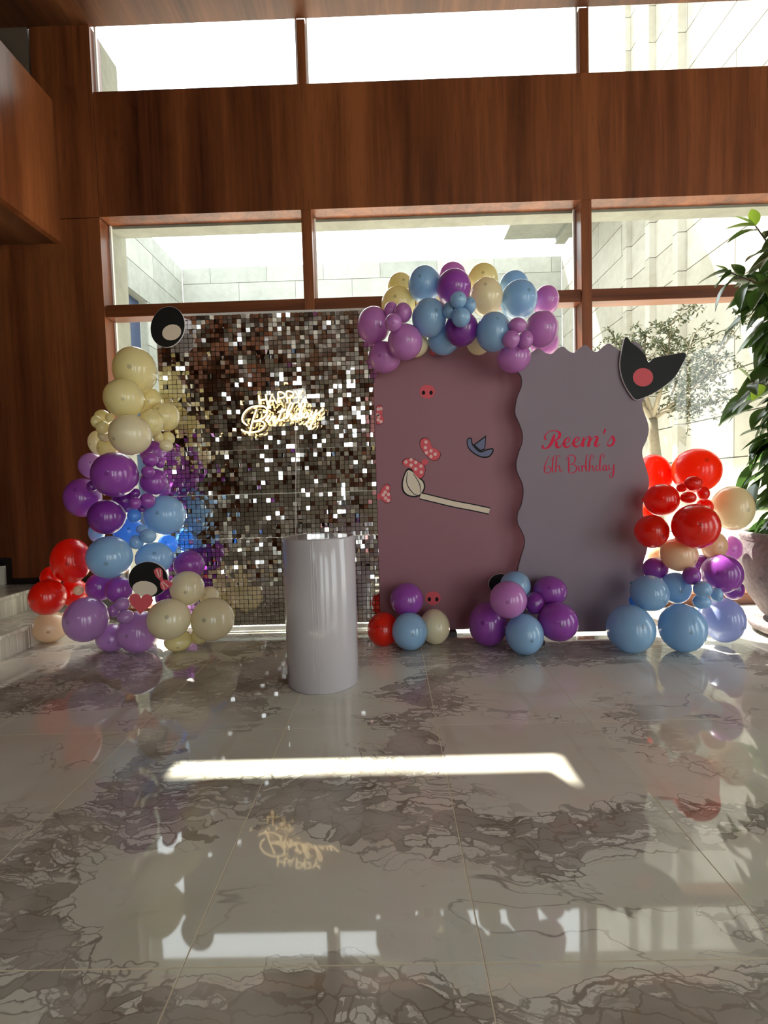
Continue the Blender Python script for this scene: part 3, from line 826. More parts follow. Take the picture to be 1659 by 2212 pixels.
# ------------------------------------------------------------------ pedestal
pf = at(683, 1502, 2.275)
PR = 0.180
ped = empty('cylinder_pedestal', (pf.x+0.012, 2.275+PR, 0))
tag(ped, 'tall lavender cylinder pedestal standing in front of the shimmer wall', 'pedestal')
pz = at(672, 1158, 2.275+PR).z
MB().lathe([(PR-0.004, 0.0005), (PR, 0.006), (PR, pz-0.006), (PR-0.004, pz), (PR-0.010, pz), (PR-0.012, pz-0.006), (0.0001, pz-0.006)], 64).build('body', M['pedestal'], ped, smooth=True)
for p in ped.children[0].data.polygons: pass
lid = MB().lathe([(PR-0.014, pz-0.0055), (PR-0.016, pz-0.002), (0.0001, pz-0.002)], 48).build('top_disc', M['pedestal'], ped)
for a in (-1.66, -1.60, -1.52):
    x, y = math.cos(a)*(PR+0.0004), math.sin(a)*(PR+0.0004)
    MB().tube([(x, y, 0.004), (x, y, pz-0.008)], 0.0011, 6).build('vinyl_seam', M['pedestal'], ped)

# ------------------------------------------------------------------ balloons
COL = dict(
    yellow=lin(255, 243, 182), cream=lin(255, 244, 206), peach=lin(255, 224, 184),
    purple=lin(176, 84, 196), plum=lin(150, 60, 174), lilac=lin(206, 152, 218), orchid=lin(220, 144, 220),
    blue=lin(168, 212, 248), sky=lin(120, 188, 255), peri=lin(184, 194, 240), red=lin(255, 40, 18), orange=lin(255, 78, 26))  # orange is red latex with its backlit glow put into the colour
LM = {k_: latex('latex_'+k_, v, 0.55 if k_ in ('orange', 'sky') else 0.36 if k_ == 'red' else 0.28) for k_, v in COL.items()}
def balloon_mesh(mat):
    # crown along +z, neck along -z, unit radius
    prof = []
    for i in range(21):
        a = math.pi*i/20
        z = math.cos(a); r = math.sin(a)
        if z < 0:
            r *= 1 - 0.10*z*z; z *= 1.10
        prof.append((max(r, 0.0), z))
    prof[0] = (0.0, 1.0); prof[-1] = (0.03, -1.12)
    b = MB(); n = 28
    b.v.append((0, 0, 1.0))
    for (r, z) in prof[1:]:
        for j in range(n):
            t = 2*math.pi*j/n
            b.v.append((r*math.cos(t), r*math.sin(t), z))
    for j in range(n): b.f.append((0, 1+j, 1+(j+1) % n))
    for i in range(len(prof)-2):
        for j in range(n):
            p, q = 1+i*n, 1+(i+1)*n
            b.f.append((p+j, q+j, q+(j+1) % n, p+(j+1) % n))
    return b.mesh('balloon', mat, True)
def knot_mesh(mat):
    b = MB().lathe([(0.03, -1.10), (0.05, -1.14), (0.085, -1.17), (0.05, -1.20), (0.07, -1.23), (0.13, -1.30), (0.12, -1.305), (0.04, -1.22)], 10)
    return b.mesh('knot', mat, True)
BM = {k_: balloon_mesh(LM[k_]) for k_ in COL}
KM = {k_: knot_mesh(LM[k_]) for k_ in COL}
rb = random.Random(5)
FLOOR = None
def balloon(px, py, rx, ry, col, Y, label, group, tilt=None):
    d = ray(px, py)
    k_ = d.z/d.y
    if Y is None:
        Y = H/(-k_ + ry/F_PX*1.01)
    c = at(px, py, Y)
    ct = 1.0/math.sqrt(1+((px-CX)/F_PX)**2)
    sx = rx*ct*Y/F_PX; sz = ry*Y/F_PX
    sy = (sx+sz)/2
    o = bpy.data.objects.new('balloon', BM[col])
    # local z points towards the viewer side (crown), a little tilted
    tx, ty = tilt if tilt else (rb.uniform(-0.45, 0.35), rb.uniform(-0.5, 0.5))
    # rotation that sends local z to world -y, local y to world z
    base = Matrix(((1, 0, 0), (0, 0, -1), (0, 1, 0)))
    R_ = base.to_4x4() @ Euler((tx, ty, 0)).to_matrix().to_4x4()
    o.rotation_mode = 'XYZ'
    o.rotation_euler = R_.to_euler()
    o.scale = (sx, sz, sy)
    o.location = c
    link(o)
    tag(o, label, 'balloon', group)
    kn = bpy.data.objects.new('knot', KM[col]); link(kn, o)
    return o

GL, GA, GC1, GC2, GR = 'balloons of the left column', 'balloons of the arch garland', 'balloons at the foot of the mauve board', 'balloons between the two boards', 'balloons of the right column'
BAL = [
 # left column: yellow
 (292, 801, 49, 50.5, 'yellow', 3.06, 'large pale yellow balloon topping the left balloon column', GL),
 (268, 861, 46, 42, 'yellow', 2.93, 'pale yellow balloon just under the topmost one of the left column', GL),
 (321, 868, 31, 32, 'yellow', 3.22, 'bright yellow balloon tucked behind the two top left balloons', GL),
 (356, 900, 33, 32, 'yellow', 3.14, 'pale yellow balloon in front of the shimmer wall\'s left edge', GL),
 (327, 913, 27, 29, 'yellow', 3.02, 'medium yellow balloon between the big front one and the shimmer wall', GL),
 (281.5, 939.5, 47, 44, 'cream', 2.88, 'large cream balloon at the bottom of the yellow part, left column', GL),
 (221.5, 903, 19, 18, 'yellow', 3.02, 'largest of the small yellow balloons bunched on the column\'s left side', GL),
 (208, 911, 12.5, 13.5, 'yellow', 2.97, 'leftmost of the small yellow balloons bunched on the column\'s side', GL),
 (222, 924, 15, 15, 'yellow', 2.92, 'small yellow balloon at the front of the bunch on the column\'s side', GL),
 (237, 902, 9.5, 9.5, 'yellow', 2.90, 'tiniest yellow balloon, squeezed between the bunch and the big balloons', GL),
 (226, 940, 15, 14, 'cream', 2.98, 'small cream balloon half hidden left of the large cream one', GL),
 (214, 957, 22, 27, 'cream', 3.16, 'pale cream balloon peeking out behind on the column\'s left', GL),
 (232, 968, 23, 22, 'yellow', 3.04, 'yellow balloon squeezed above the big purple balloon at left', GL),
 (342, 944, 12, 12, 'yellow', 3.04, 'left one of three tiny yellow balloons above the purple ones', GL),
 (363, 947, 15, 14.5, 'yellow', 3.12, 'right one of three tiny yellow balloons by the shimmer wall', GL),
 (359, 963, 15, 13, 'cream', 3.00, 'lowest of three tiny yellow balloons by the shimmer wall', GL),
 # left column: purple
 (198, 1006, 30, 28, 'lilac', 3.20, 'backlit lilac balloon behind the big purple one, left edge', GL),
 (248.5, 1025.5, 54, 49, 'purple', 2.90, 'largest purple balloon in the middle of the left column', GL),
 (328, 976, 27, 27, 'purple', 3.18, 'magenta purple balloon tucked under the cream one at right', GL),
 (325, 993, 18, 16.5, 'purple', 2.96, 'largest of the tiny purple balloons right of the big one', GL),
 (346, 1000, 11, 12, 'purple', 3.03, 'tiny purple balloon touching the shimmer wall side of its bunch', GL),
 (320, 1019, 15.5, 13, 'purple', 2.93, 'lowest of the tiny purple balloons right of the big one', GL),
 (333, 1041, 31, 29, 'purple', 3.08, 'round purple balloon at the column\'s right, beside the shimmer wall', GL),
 (353, 1056, 16, 18, 'purple', 3.22, 'purple balloon peeking out behind, against the shimmer wall', GL),
 (179, 1075, 43, 43, 'purple', 3.05, 'purple balloon sticking out farthest left in the column\'s middle', GL),
 (199, 1050, 12, 12, 'plum', 2.93, 'tiny dark purple balloon wedged left under the largest purple one', GL),
 (230.5, 1117, 43.5, 38, 'plum', 2.90, 'dark purple balloon directly above the large blue one, left column', GL),
 (270, 1082, 30, 26, 'plum', 3.10, 'dark purple balloon hidden in the core of the left column', GL),
 (292, 1087, 14, 13.5, 'purple', 2.93, 'left one of the tiny purple balloons above the blue part', GL),
 (318.5, 1082, 17, 17, 'purple', 2.97, 'right one of the tiny purple balloons above the blue part', GL),
 (306, 1099, 10, 8, 'plum', 2.99, 'lowest tiny purple balloon above the blue part', GL),
 (291, 1066, 13, 12, 'plum', 3.02, 'tiny plum balloon hidden above its tiny purple neighbours', GL),
 # left column: blue
 (356.5, 1112.5, 47, 43, 'blue', 3.06, 'large light blue balloon in front of the shimmer wall', GL),
 (289.5, 1114, 15, 15, 'sky', 2.96, 'tiny blue balloon under the tiny purple ones', GL),
 (279, 1149, 36, 30, 'sky', 3.16, 'bright blue backlit balloon inside the left column', GL),
 (209, 1150, 19, 22, 'blue', 3.15, 'blue balloon half hidden behind the dark purple one at left', GL),
 (308, 1144, 14.5, 12, 'blue', 3.00, 'topmost of three tiny blue balloons in the left column', GL),
 (320, 1158, 18.5, 16, 'blue', 2.94, 'rightmost of three tiny blue balloons in the left column', GL),
 (295, 1171, 16.5, 16, 'blue', 2.96, 'lowest of three tiny blue balloons in the left column', GL),
 (362, 1177, 22, 22, 'sky', 3.18, 'bright blue balloon behind the right blue one by the shimmer wall', GL),
 (237, 1203.5, 53, 46.5, 'blue', 2.88, 'largest blue balloon of the left column, beside the red one', GL),
 (334, 1206, 43, 35, 'blue', 3.00, 'blue balloon behind the top of the black cutout', GL),
 # left column: foot
 (409, 1220, 35.5, 31, 'purple', 3.10, 'purple balloon above the cream ones against the shimmer wall', GL),
 (154, 1211, 47, 49, 'red', 2.98, 'largest red balloon at the column\'s left side', GL),
 (110, 1248, 25, 25, 'red', 3.16, 'red balloon half hidden at the very left, behind the others', GL),
 (103, 1290, 43, 39, 'red', 2.96, 'leftmost round red balloon above the peach one', GL),
 (158, 1280, 34, 30, 'red', 3.06, 'deep red balloon in the gap between the red and lilac ones', GL),
 (169, 1275, 12, 11, 'peach', 2.96, 'tiny peach balloon among the red ones at left', GL),
 (108.5, 1354, 42.5, 34, 'peach', None, 'pale peach balloon on the floor at the far left', GL),
 (217, 1267, 33, 31, 'purple', 3.02, 'purple balloon beneath the largest blue one, left', GL),
 (257, 1274, 32, 29, 'purple', 2.94, 'purple balloon directly left of the black cutout', GL),
 (186, 1338, 51, 49, 'lilac', 2.90, 'largest lilac balloon at the foot of the left column', GL),
 (242, 1378, 37, 30, 'lilac', None, 'lilac balloon on the floor behind two larger ones', GL),
 (300, 1364.5, 49, 45.5, 'lilac', None, 'lilac balloon on the floor under the pink heart cutout', GL),
 (263.5, 1305, 18, 15.5, 'lilac', 2.83, 'topmost of three tiny lilac balloons beside the pink heart', GL),
 (246, 1319, 13, 14, 'lilac', 2.90, 'leftmost of three tiny lilac balloons beside the pink heart', GL),
 (270.5, 1332, 19.5, 15, 'lilac', 2.82, 'lowest of three tiny lilac balloons beside the pink heart', GL),
 (364, 1288, 30, 29, 'plum', 3.10, 'dark purple balloon behind the pink heart cutout', GL),
 (404.5, 1270.5, 39, 38, 'cream', 2.98, 'cream balloon resting on top of two larger cream ones', GL),
 (452, 1288, 22, 22, 'cream', 3.12, 'smaller cream balloon behind the pile, nearest the shimmer wall', GL),
 (365, 1337.5, 49.5, 45, 'cream', 2.90, 'large cream balloon right of the pink heart cutout', GL),
 (459.5, 1337.5, 49, 46.5, 'cream', 2.96, 'large cream balloon at the column\'s right foot', GL),
 (385, 1384, 32, 22, 'yellow', None, 'pale yellow balloon on the floor under the cream ones', GL),
 (431, 1373, 20, 19, 'yellow', 3.05, 'small yellow balloon under the right cream one', GL),
 # arch garland
 (865, 617, 27, 26, 'yellow', 3.30, 'pale yellow balloon at the back of the garland\'s left shoulder', GA),
 (860.5, 656, 36, 35.5, 'yellow', 3.17, 'pale yellow balloon on the garland\'s left shoulder', GA),
 (917, 615, 34.5, 38, 'blue', 3.16, 'blue balloon left of the topmost purple one on the garland', GA),
 (977, 597, 29.5, 28, 'orchid', 3.34, 'orchid balloon at the very top of the garland, behind', GA),
 (980, 621.5, 36.5, 37, 'purple', 3.10, 'purple balloon at the garland\'s top centre', GA),
 (1042.5, 604.5, 33, 33, 'yellow', 3.32, 'cream balloon behind at the garland\'s top', GA),
 (1050, 642, 35.5, 40.5, 'cream', 3.10, 'cream balloon in front, right of the purple top balloon', GA),
 (1110, 615, 31, 28, 'blue', 3.32, 'blue balloon behind at the garland\'s upper right', GA),
 (1121, 648, 39, 41, 'blue', 3.12, 'large blue balloon at the garland\'s upper right', GA),
 (1179, 650, 28, 31, 'orchid', 3.26, 'orchid balloon at the garland\'s far right top, backlit', GA),
 (1169.5, 711, 36, 37.5, 'orchid', 3.05, 'large orchid balloon at the garland\'s right end', GA),
 (1176, 740, 31, 31, 'orchid', 3.22, 'backlit orchid balloon under the garland\'s right end', GA),
 (1110, 773, 36.5, 31, 'orchid', 2.96, 'orchid balloon hanging lowest over the join of the boards', GA),
 (1117.5, 703, 20, 16, 'orchid', 2.90, 'topmost of three tiny orchid balloons at the garland\'s right', GA),
 (1104, 733, 18, 19, 'orchid', 2.88, 'left one of three tiny orchid balloons at the garland\'s right', GA),
 (1135, 734, 16.5, 19.5, 'orchid', 2.90, 'right one of three tiny orchid balloons at the garland\'s right', GA),
 (1066, 717, 37, 42, 'blue', 3.00, 'blue balloon at the garland\'s lower right centre', GA),
 (997, 711, 36, 36, 'plum', 3.02, 'dark purple balloon at the garland\'s lower centre', GA),
 (927, 686.5, 36.5, 40, 'blue', 3.00, 'blue balloon with dark spot left of the garland\'s centre', GA),
 (958, 734, 33.5, 32, 'blue', 3.10, 'blue balloon at the garland\'s bottom, left of dark purple', GA),
 (990, 648, 17.5, 17.5, 'blue', 2.92, 'topmost of four tiny blue balloons in the garland\'s centre', GA),
 (972, 670, 15.5, 18, 'blue', 2.93, 'left one of four tiny blue balloons in the garland\'s centre', GA),
 (1013.5, 660, 14.5, 18, 'blue', 2.95, 'right one of four tiny blue balloons in the garland\'s centre', GA),
 (996, 686, 20, 20, 'blue', 2.88, 'lowest of four tiny blue balloons in the garland\'s centre', GA),
 (807, 703, 35, 38.5, 'orchid', 3.05, 'large orchid balloon at the garland\'s left end', GA),
 (845, 670, 15, 17, 'orchid', 3.00, 'upper left one of three tiny orchid balloons at the garland\'s left', GA),
 (870, 676, 19.5, 21, 'orchid', 2.93, 'upper right one of three tiny orchid balloons at the garland\'s left', GA),
 (850, 697, 18.5, 18.5, 'orchid', 2.92, 'lowest of three tiny orchid balloons at the garland\'s left', GA),
 (875, 739, 37, 37.5, 'orchid', 2.98, 'orchid balloon overlapping the mauve board\'s upper left', GA),
 (831, 772, 35, 33, 'orchid', 3.08, 'lowest orchid balloon at the garland\'s left end', GA),
 (897, 744, 28, 27, 'cream', 3.12, 'cream balloon behind the orchid one on the mauve board', GA),
 (1034, 740, 26, 26, 'cream', 3.10, 'cream balloon behind blue and dark purple at the garland\'s bottom', GA),
 (925, 650, 26, 26, 'cream', 3.24, 'cream balloon hidden deep inside the garland', GA),
 # small heap at the mauve board
 (879, 1295, 36.5, 36, 'purple', 3.00, 'purple balloon on top of the small heap by the mauve board', GC1),
 (828, 1359, 35, 37, 'red', None, 'red balloon on the floor by the mauve board', GC1),
 (885, 1363.5, 39, 41, 'blue', None, 'blue balloon at the front of the small heap on the floor', GC1),
 (939, 1353.5, 33, 38, 'cream', None, 'cream balloon on the floor beside the small blue one', GC1),
 # heap between the boards
 (1113, 1266, 34, 33, 'blue', 2.96, 'light blue balloon at the top of the middle heap', GC2),
 (1098, 1295, 41, 40.5, 'orchid', 2.72, 'pale orchid balloon at the front of the middle heap', GC2),
 (1188, 1277, 38, 33, 'purple', 2.88, 'purple balloon at the upper right of the middle heap', GC2),
 (1154, 1303, 22, 24, 'plum', 2.82, 'small dark purple balloon in the core of the middle heap', GC2),
 (1054, 1347.5, 42.5, 48, 'purple', None, 'large purple balloon on the floor at the middle heap\'s left', GC2),
 (1205, 1343, 45.5, 42, 'purple', 2.78, 'large purple balloon at the lower right of the middle heap', GC2),
 (1133, 1370, 42.5, 44.5, 'blue', None, 'blue balloon on the floor at the front of the middle heap', GC2),
 # right column
 (1413, 1025.5, 35, 44, 'orange', 3.14, 'orange red backlit balloon behind the wavy board\'s right edge', GR),
 (1504, 1017, 56, 47.5, 'orange', 3.02, 'large backlit orange red balloon topping the right column', GR),
 (1497.5, 1044, 21, 16, 'red', 2.84, 'topmost of the tiny red balloons in the right column', GR),
 (1472, 1054, 11, 10, 'red', 2.86, 'leftmost of the tiny red balloons in the right column', GR),
 (1487, 1075, 18, 13, 'red', 2.83, 'lowest of the tiny red balloons in the right column', GR),
 (1519.5, 1066, 14.5, 15, 'red', 2.86, 'rightmost of the tiny red balloons in the right column', GR),
 (1522, 1096, 20, 19, 'red', 2.98, 'red balloon peeking out behind the largest red one at right', GR),
 (1430, 1080, 38, 35, 'red', 2.90, 'red balloon left of the tiny ones in the right column', GR),
 (1398, 1106, 16, 20, 'orange', 3.10, 'backlit orange red balloon peeking out beside the wavy board', GR),
 (1408, 1148, 38, 36, 'red', 2.84, 'red balloon overlapping the wavy board\'s right edge', GR),
 (1502.5, 1137, 55, 48.5, 'red', 2.76, 'largest red balloon at the front of the right column', GR),
 (1582, 1098, 47, 48, 'cream', 2.98, 'large cream balloon right of the red ones beside the plant', GR),
 (1467, 1198, 42, 36, 'peach', 2.86, 'peach balloon beneath the largest red one', GR),
 (1541.5, 1178, 31, 30, 'peach', 2.90, 'peach balloon to the right under the largest red one', GR),
 (1416, 1199, 20, 20, 'peach', 3.08, 'peach balloon peeking out beside the wavy board', GR),
 (1416, 1229, 29, 25, 'purple', 3.00, 'purple balloon with dark spot beside the wavy board\'s edge', GR),
 (1577, 1185, 28, 28, 'orchid', 3.06, 'bright orchid backlit balloon beside the stone pot', GR),
 (1560, 1239, 45.5, 41.5, 'purple', 2.82, 'large purple balloon above the periwinkle one at right', GR),
 (1518, 1222, 24, 24, 'plum', 2.98, 'plum balloon under the peach ones at right', GR),
 (1494, 1244, 21, 20, 'purple', 2.84, 'small purple balloon above the tiny blue ones at right', GR),
 (1584, 1273, 25, 23, 'plum', 2.96, 'plum balloon partly hidden beside the pot\'s belly', GR),
 (1404, 1281.5, 42.5, 39, 'blue', 2.82, 'upper blue balloon with dark spot at the right column\'s foot', GR),
 (1460, 1270, 35, 34, 'blue', 2.92, 'blue balloon behind the upper blue one at the right', GR),
 (1518, 1273, 22, 18, 'blue', 2.70, 'topmost of three tiny blue balloons at the right column\'s foot', GR),
 (1516, 1300, 21, 16, 'blue', 2.72, 'lowest of three tiny blue balloons at the right column\'s foot', GR),
 (1548, 1285, 14.5, 16, 'blue', 2.74, 'rightmost of three tiny blue balloons at the right column\'s foot', GR),
 (1369, 1298, 11, 12, 'sky', 2.90, 'tiny blue balloon against the wavy board\'s lower right', GR),
 (1362, 1358, 55, 52, 'blue', None, 'large blue balloon on the floor in front of the wavy board', GR),
 (1474, 1356, 55, 52, 'blue', None, 'large blue balloon on the floor in the middle of the right foot', GR),
 (1562, 1339, 46, 49, 'peri', 2.86, 'large periwinkle balloon beside the stone pot', GR),
]
# strapped balloons press against each other: slide neighbours apart along the line of sight
_D = [ray(b[0], b[1]) for b in BAL]
_D = [d/d.y for d in _D]
def _r(i, Y): return (BAL[i][2]*0.94*BAL[i][3])**0.5*Y/F_PX
_Y = [b[5] if b[5] is not None else H/(-_D[i].z + b[3]/F_PX*1.01) for i, b in enumerate(BAL)]
_Y0 = list(_Y)
def _clamp(i, Y):
    px, py, rx, ry, _c, _fix, _l, g = BAL[i]
    Y = min(max(Y, _Y0[i]-0.22), _Y0[i]+0.22)
    r = _r(i, Y)*(1.26 if _Y0[i] < 3.05 or g == GA else 1.05)
    if g == GA and py+ry*0.9 > 745 and _Y0[i] < 3.2: Y = min(Y, PY1-0.004-r)
    if g == GC1: Y = min(Y, PY1-0.004-r)
    if g == GC2 or (g == GA and px > 1085 and py > 700 and _Y0[i] < 3.1): Y = min(Y, PY2-0.004-r)
    if g == GR and px-rx < 1398: Y = min(Y, PY2-0.004-r) if _Y0[i] < 3.05 else max(Y, PY2+0.034+r)
    if g == GL and px+rx > 345: Y = min(Y, 3.305-r)
    return min(Y, H/max(0.02, -_D[i].z + ry/F_PX*1.01)) if _D[i].z < -0.05 else Y
_Y = [y_ if BAL[i][5] is None else _clamp(i, y_) for i, y_ in enumerate(_Y)]
for _it in range(70):
    for i in range(len(BAL)):
        for j in range(i):
            if abs(BAL[i][0]-BAL[j][0]) > BAL[i][2]+BAL[j][2] or abs(BAL[i][1]-BAL[j][1]) > BAL[i][3]+BAL[j][3]: continue
            a, b_ = _D[i]*_Y[i], _D[j]*_Y[j]
            gap = (_r(i, _Y[i])+_r(j, _Y[j]))*0.985 - (a-b_).length
            if gap > 0:
                sgn = 1.0 if (_Y[i] > _Y[j] or (_Y[i] == _Y[j] and i > j)) else -1.0
                st = min(gap, 0.02)*0.35*sgn
                if BAL[i][5] is not None: _Y[i] = _clamp(i, _Y[i]+st)
                if BAL[j][5] is not None: _Y[j] = _clamp(j, _Y[j]-st)
for i, b in enumerate(BAL):
    balloon(*b[:5], _Y[i], *b[6:])

# ------------------------------------------------------------------ plain foam cutouts
def cutout(name, label, px, py, Y, outline, extras):
    o = empty(name, at(px, py, Y))
    tag(o, label, 'cutout')
    c = o.location
    def pp(x, y): 
        p = at(x, y, Y); return (p.x-c.x, p.z-c.z)
    def grow(pts, s):
        cx = sum(p[0] for p in pts)/len(pts); cy = sum(p[1] for p in pts)/len(pts)
        return [(cx+(x-cx)*s, cy+(y-cy)*s) for x, y in pts]
    ol = catmull(outline, 4, True)
    MB().prism([pp(x, y) for x, y in grow(ol, 1.015)], 0.0012, 0.012).build('foam_core', M['board_edge'], o)
    MB().prism([pp(x, y) for x, y in ol], 0.0, 0.0011).build('black_face', M['foam_black'], o)
    for i, (nm, mat, pts, sm) in enumerate(extras):
        q = catmull(pts, 4, True) if sm else pts
        MB().prism([pp(x, y) for x, y in q], -0.001*(i+1), -0.001*i-0.0001).build(nm, M[mat], o)
    return o
def heart(cx, cy, s, rot=0.0, n=28):
    out = []
    for i in range(n):
        t = 2*math.pi*i/n
        x = 16*math.sin(t)**3; y = -(13*math.cos(t)-5*math.cos(2*t)-2*math.cos(3*t)-math.cos(4*t))
        x, y = x*s/16, y*s/16
        out.append((cx+x*math.cos(rot)-y*math.sin(rot), cy+x*math.sin(rot)+y*math.cos(rot)))
    return out
cutout('foam_cutout', 'plain black oval foam cutout with cream centre atop the shimmer wall', 362, 710, 3.22, ell(362, 706, 36, 44, 18, 0.25), [('cream_oval', 'cream_print', ell(371, 718, 21, 17, 16, -0.3), False)])
cutout('foam_cutout', 'black oval foam cutout with striped bow and pink heart on the left column', 322, 1265, 2.80, ell(320, 1252, 42, 38, 18, 0.1),
       [('cream_oval', 'cream_print', ell(313, 1272, 27, 17, 16, 0.1), False),
        ('pink_heart', 'pink_print', heart(304.5, 1302, 26, 0.06), False),
        ('bow_loop', 'pink_print', [(333, 1232), (342, 1226), (350, 1230), (352, 1243), (347, 1252), (338, 1246)], True),
        ('bow_loop', 'pink_print', [(348, 1254), (358, 1252), (368, 1256), (373, 1262), (364, 1271), (353, 1275), (347, 1266)], True),
        ('bow_knot', 'pink_print', ell(349, 1250, 4.5, 4.5), False),
        ('bow_stripe', 'pale_dot', [(338, 1231), (341, 1229), (346, 1247), (344, 1248)], False),
        ('bow_stripe', 'pale_dot', [(346, 1229), (349, 1230), (349, 1246), (347, 1246)], False),
        ('bow_stripe', 'pale_dot', [(351, 1256), (353, 1255), (366, 1266), (364, 1268)], False),
        ('bow_stripe', 'pale_dot', [(349, 1258), (351, 1257), (358, 1271), (356, 1273)], False)])
big = [(1352, 728), (1364, 740), (1380, 752), (1394, 768), (1401, 783), (1412, 774), (1428, 770), (1450, 766), (1474, 762), (1482, 768), (1472, 790), (1462, 808), (1450, 822), (1432, 836), (1410, 850), (1392, 858), (1374, 863), (1362, 850), (1350, 830), (1342, 806), (1340, 782), (1345, 752)]
cutout('foam_cutout', 'large black two lobed foam cutout on the wavy board\'s upper right corner', 1400, 800, 3.05, big, [('pink_spot', 'pink_print', ell(1389, 815, 22, 20, 18), False)])
cutout('foam_cutout', 'small plain black foam cutout behind the pale blue balloon', 1082, 1258, 3.13, ell(1082, 1262, 26, 22, 16), [])

# ------------------------------------------------------------------ potted plant at the right
PPX, PPY = 2.62, 2.98
pot = empty('stone_pot', (PPX, PPY, 0))
tag(pot, 'large rough mauve grey stone pot on a saucer at right', 'pot')
k_ = 1.0
MB().lathe([(0.30, 0.002), (0.34, 0.012), (0.37, 0.03), (0.385, 0.06), (0.38, 0.075), (0.33, 0.08), (0.28, 0.075)], 48).build('saucer', M['pot'], pot, smooth=True)
MB().lathe([(0.22, 0.078), (0.27, 0.082), (0.31, 0.12), (0.385, 0.24), (0.43, 0.36), (0.445, 0.46), (0.435, 0.54), (0.415, 0.585), (0.425, 0.60), (0.425, 0.625), (0.405, 0.635), (0.385, 0.62), (0.38, 0.57)], 56).build('vessel', M['pot'], pot, smooth=True)
MB().lathe([(0.395, 0.55), (0.2, 0.57), (0.0001, 0.565)], 32).build('soil', M['soil'], pot, smooth=True)

plant = empty('potted_shrub', (PPX, PPY, 0.56))
tag(plant, 'tall glossy leaved shrub growing in the stone pot', 'shrub')
def leaf_mesh(name, mat, L, W, droop, fold, n=7):
    b = MB(); 
    for i in range(n+1):
        t = i/n
        wv = W*math.sin(math.pi*min(1, t**0.8))**0.85*(1 if t < 1 else 0) + 0.0006
        x = L*t; z = -droop*t*t*L
        b.v += [(x, -wv, z+fold*wv), (x, 0, z), (x, wv, z+fold*wv)]
    for i in range(n):
        a = i*3
        b.f += [(a, a+1, a+4, a+3), (a+1, a+2, a+5, a+4)]
    return b.mesh(name, mat, True)
leafs = [leaf_mesh('leaf', M['leaf'], 0.20, 0.042, 0.35, 0.35), leaf_mesh('leaf', M['leaf'], 0.18, 0.040, 0.55, 0.30), leaf_mesh('leaf', M['leaf'], 0.16, 0.040, 0.2, 0.4)]
fresh = leaf_mesh('leaf', M['leaf_fresh'], 0.15, 0.028, 0.1, 0.35)
rp = random.Random(11)
def stem(pts, r0, r1):
    k2 = len(pts)
    MB().tube([Vector(p)-plant.location for p in pts], [r0+(r1-r0)*i/(k2-1) for i in range(k2)], 7).build('stem', M['stem'], plant, smooth=True)
def put_leaf(me, p, yaw, pitch, roll=0.0, s=1.0):
    o = bpy.data.objects.new('leaf', me)
    o.location = Vector(p)-plant.location
    o.rotation_euler = Euler((roll, -pitch, yaw))
    o.scale = (s, s, s)
    link(o, plant)
for q in range(5):
    a = q*1.26
    stem([(PPX+0.05*math.cos(a), PPY+0.05*math.sin(a), 0.56), (PPX+0.10*math.cos(a), PPY+0.10*math.sin(a), 1.2), (PPX+0.13*math.cos(a+.4), PPY+0.13*math.sin(a+.4), 1.9), (PPX+0.10*math.cos(a+.8), PPY+0.10*math.sin(a+.8), 2.45)], 0.016, 0.006)
nl = 0
for q in range(225):
    z = 0.66+1.72*(q/225.0) + rp.uniform(-0.04, 0.04)
    # mostly the side that faces the room and the photographer
    a = math.pi*1.20 + rp.gauss(0, 0.62)
    rr = 0.31 + rp.uniform(-0.12, 0.07) + 0.03*math.sin(z*6.0)
    p = (PPX+rr*math.cos(a), PPY+rr*math.sin(a), z)
    put_leaf(rp.choice(leafs), p, a+rp.gauss(0, 0.7), rp.uniform(-1.0, 0.0), rp.uniform(-0.7, 0.7), rp.uniform(1.0, 1.4))
# inner foliage keeps the middle dense
for q in range(44):
    z = 0.7+1.6*q/44; a = math.pi*1.2+rp.uniform(-1.2, 1.2); rr = rp.uniform(0.06, 0.2)
    put_leaf(rp.choice(leafs), (PPX+rr*math.cos(a), PPY+rr*math.sin(a), z), a+rp.uniform(-1.2, 1.2), rp.uniform(-0.9, 0.2), rp.uniform(-0.9, 0.9), 1.5)
inner = MB()
for q in range(330):
    z = 0.62+1.78*rp.random(); a = math.pi*1.2+rp.uniform(-1.6, 1.6); rr = rp.uniform(0.02, 0.27)
    R_ = Euler((rp.uniform(-0.9, 0.9), rp.uniform(-0.1, 1.0), a+rp.uniform(-1.0, 1.0))).to_matrix()
    b0 = Vector((rr*math.cos(a), rr*math.sin(a), z-plant.location.z))
    me_ = rp.choice(leafs); n = len(inner.v); sc_ = rp.uniform(1.1, 1.5)
    inner.v += [tuple(b0 + R_ @ (v_.co*sc_)) for v_ in me_.vertices]
    inner.f += [tuple(n+i for i in p_.vertices) for p_ in me_.polygons]
inner.build('inner_foliage', M['leaf'], plant, smooth=True, fix=False)['kind'] = 'stuff'
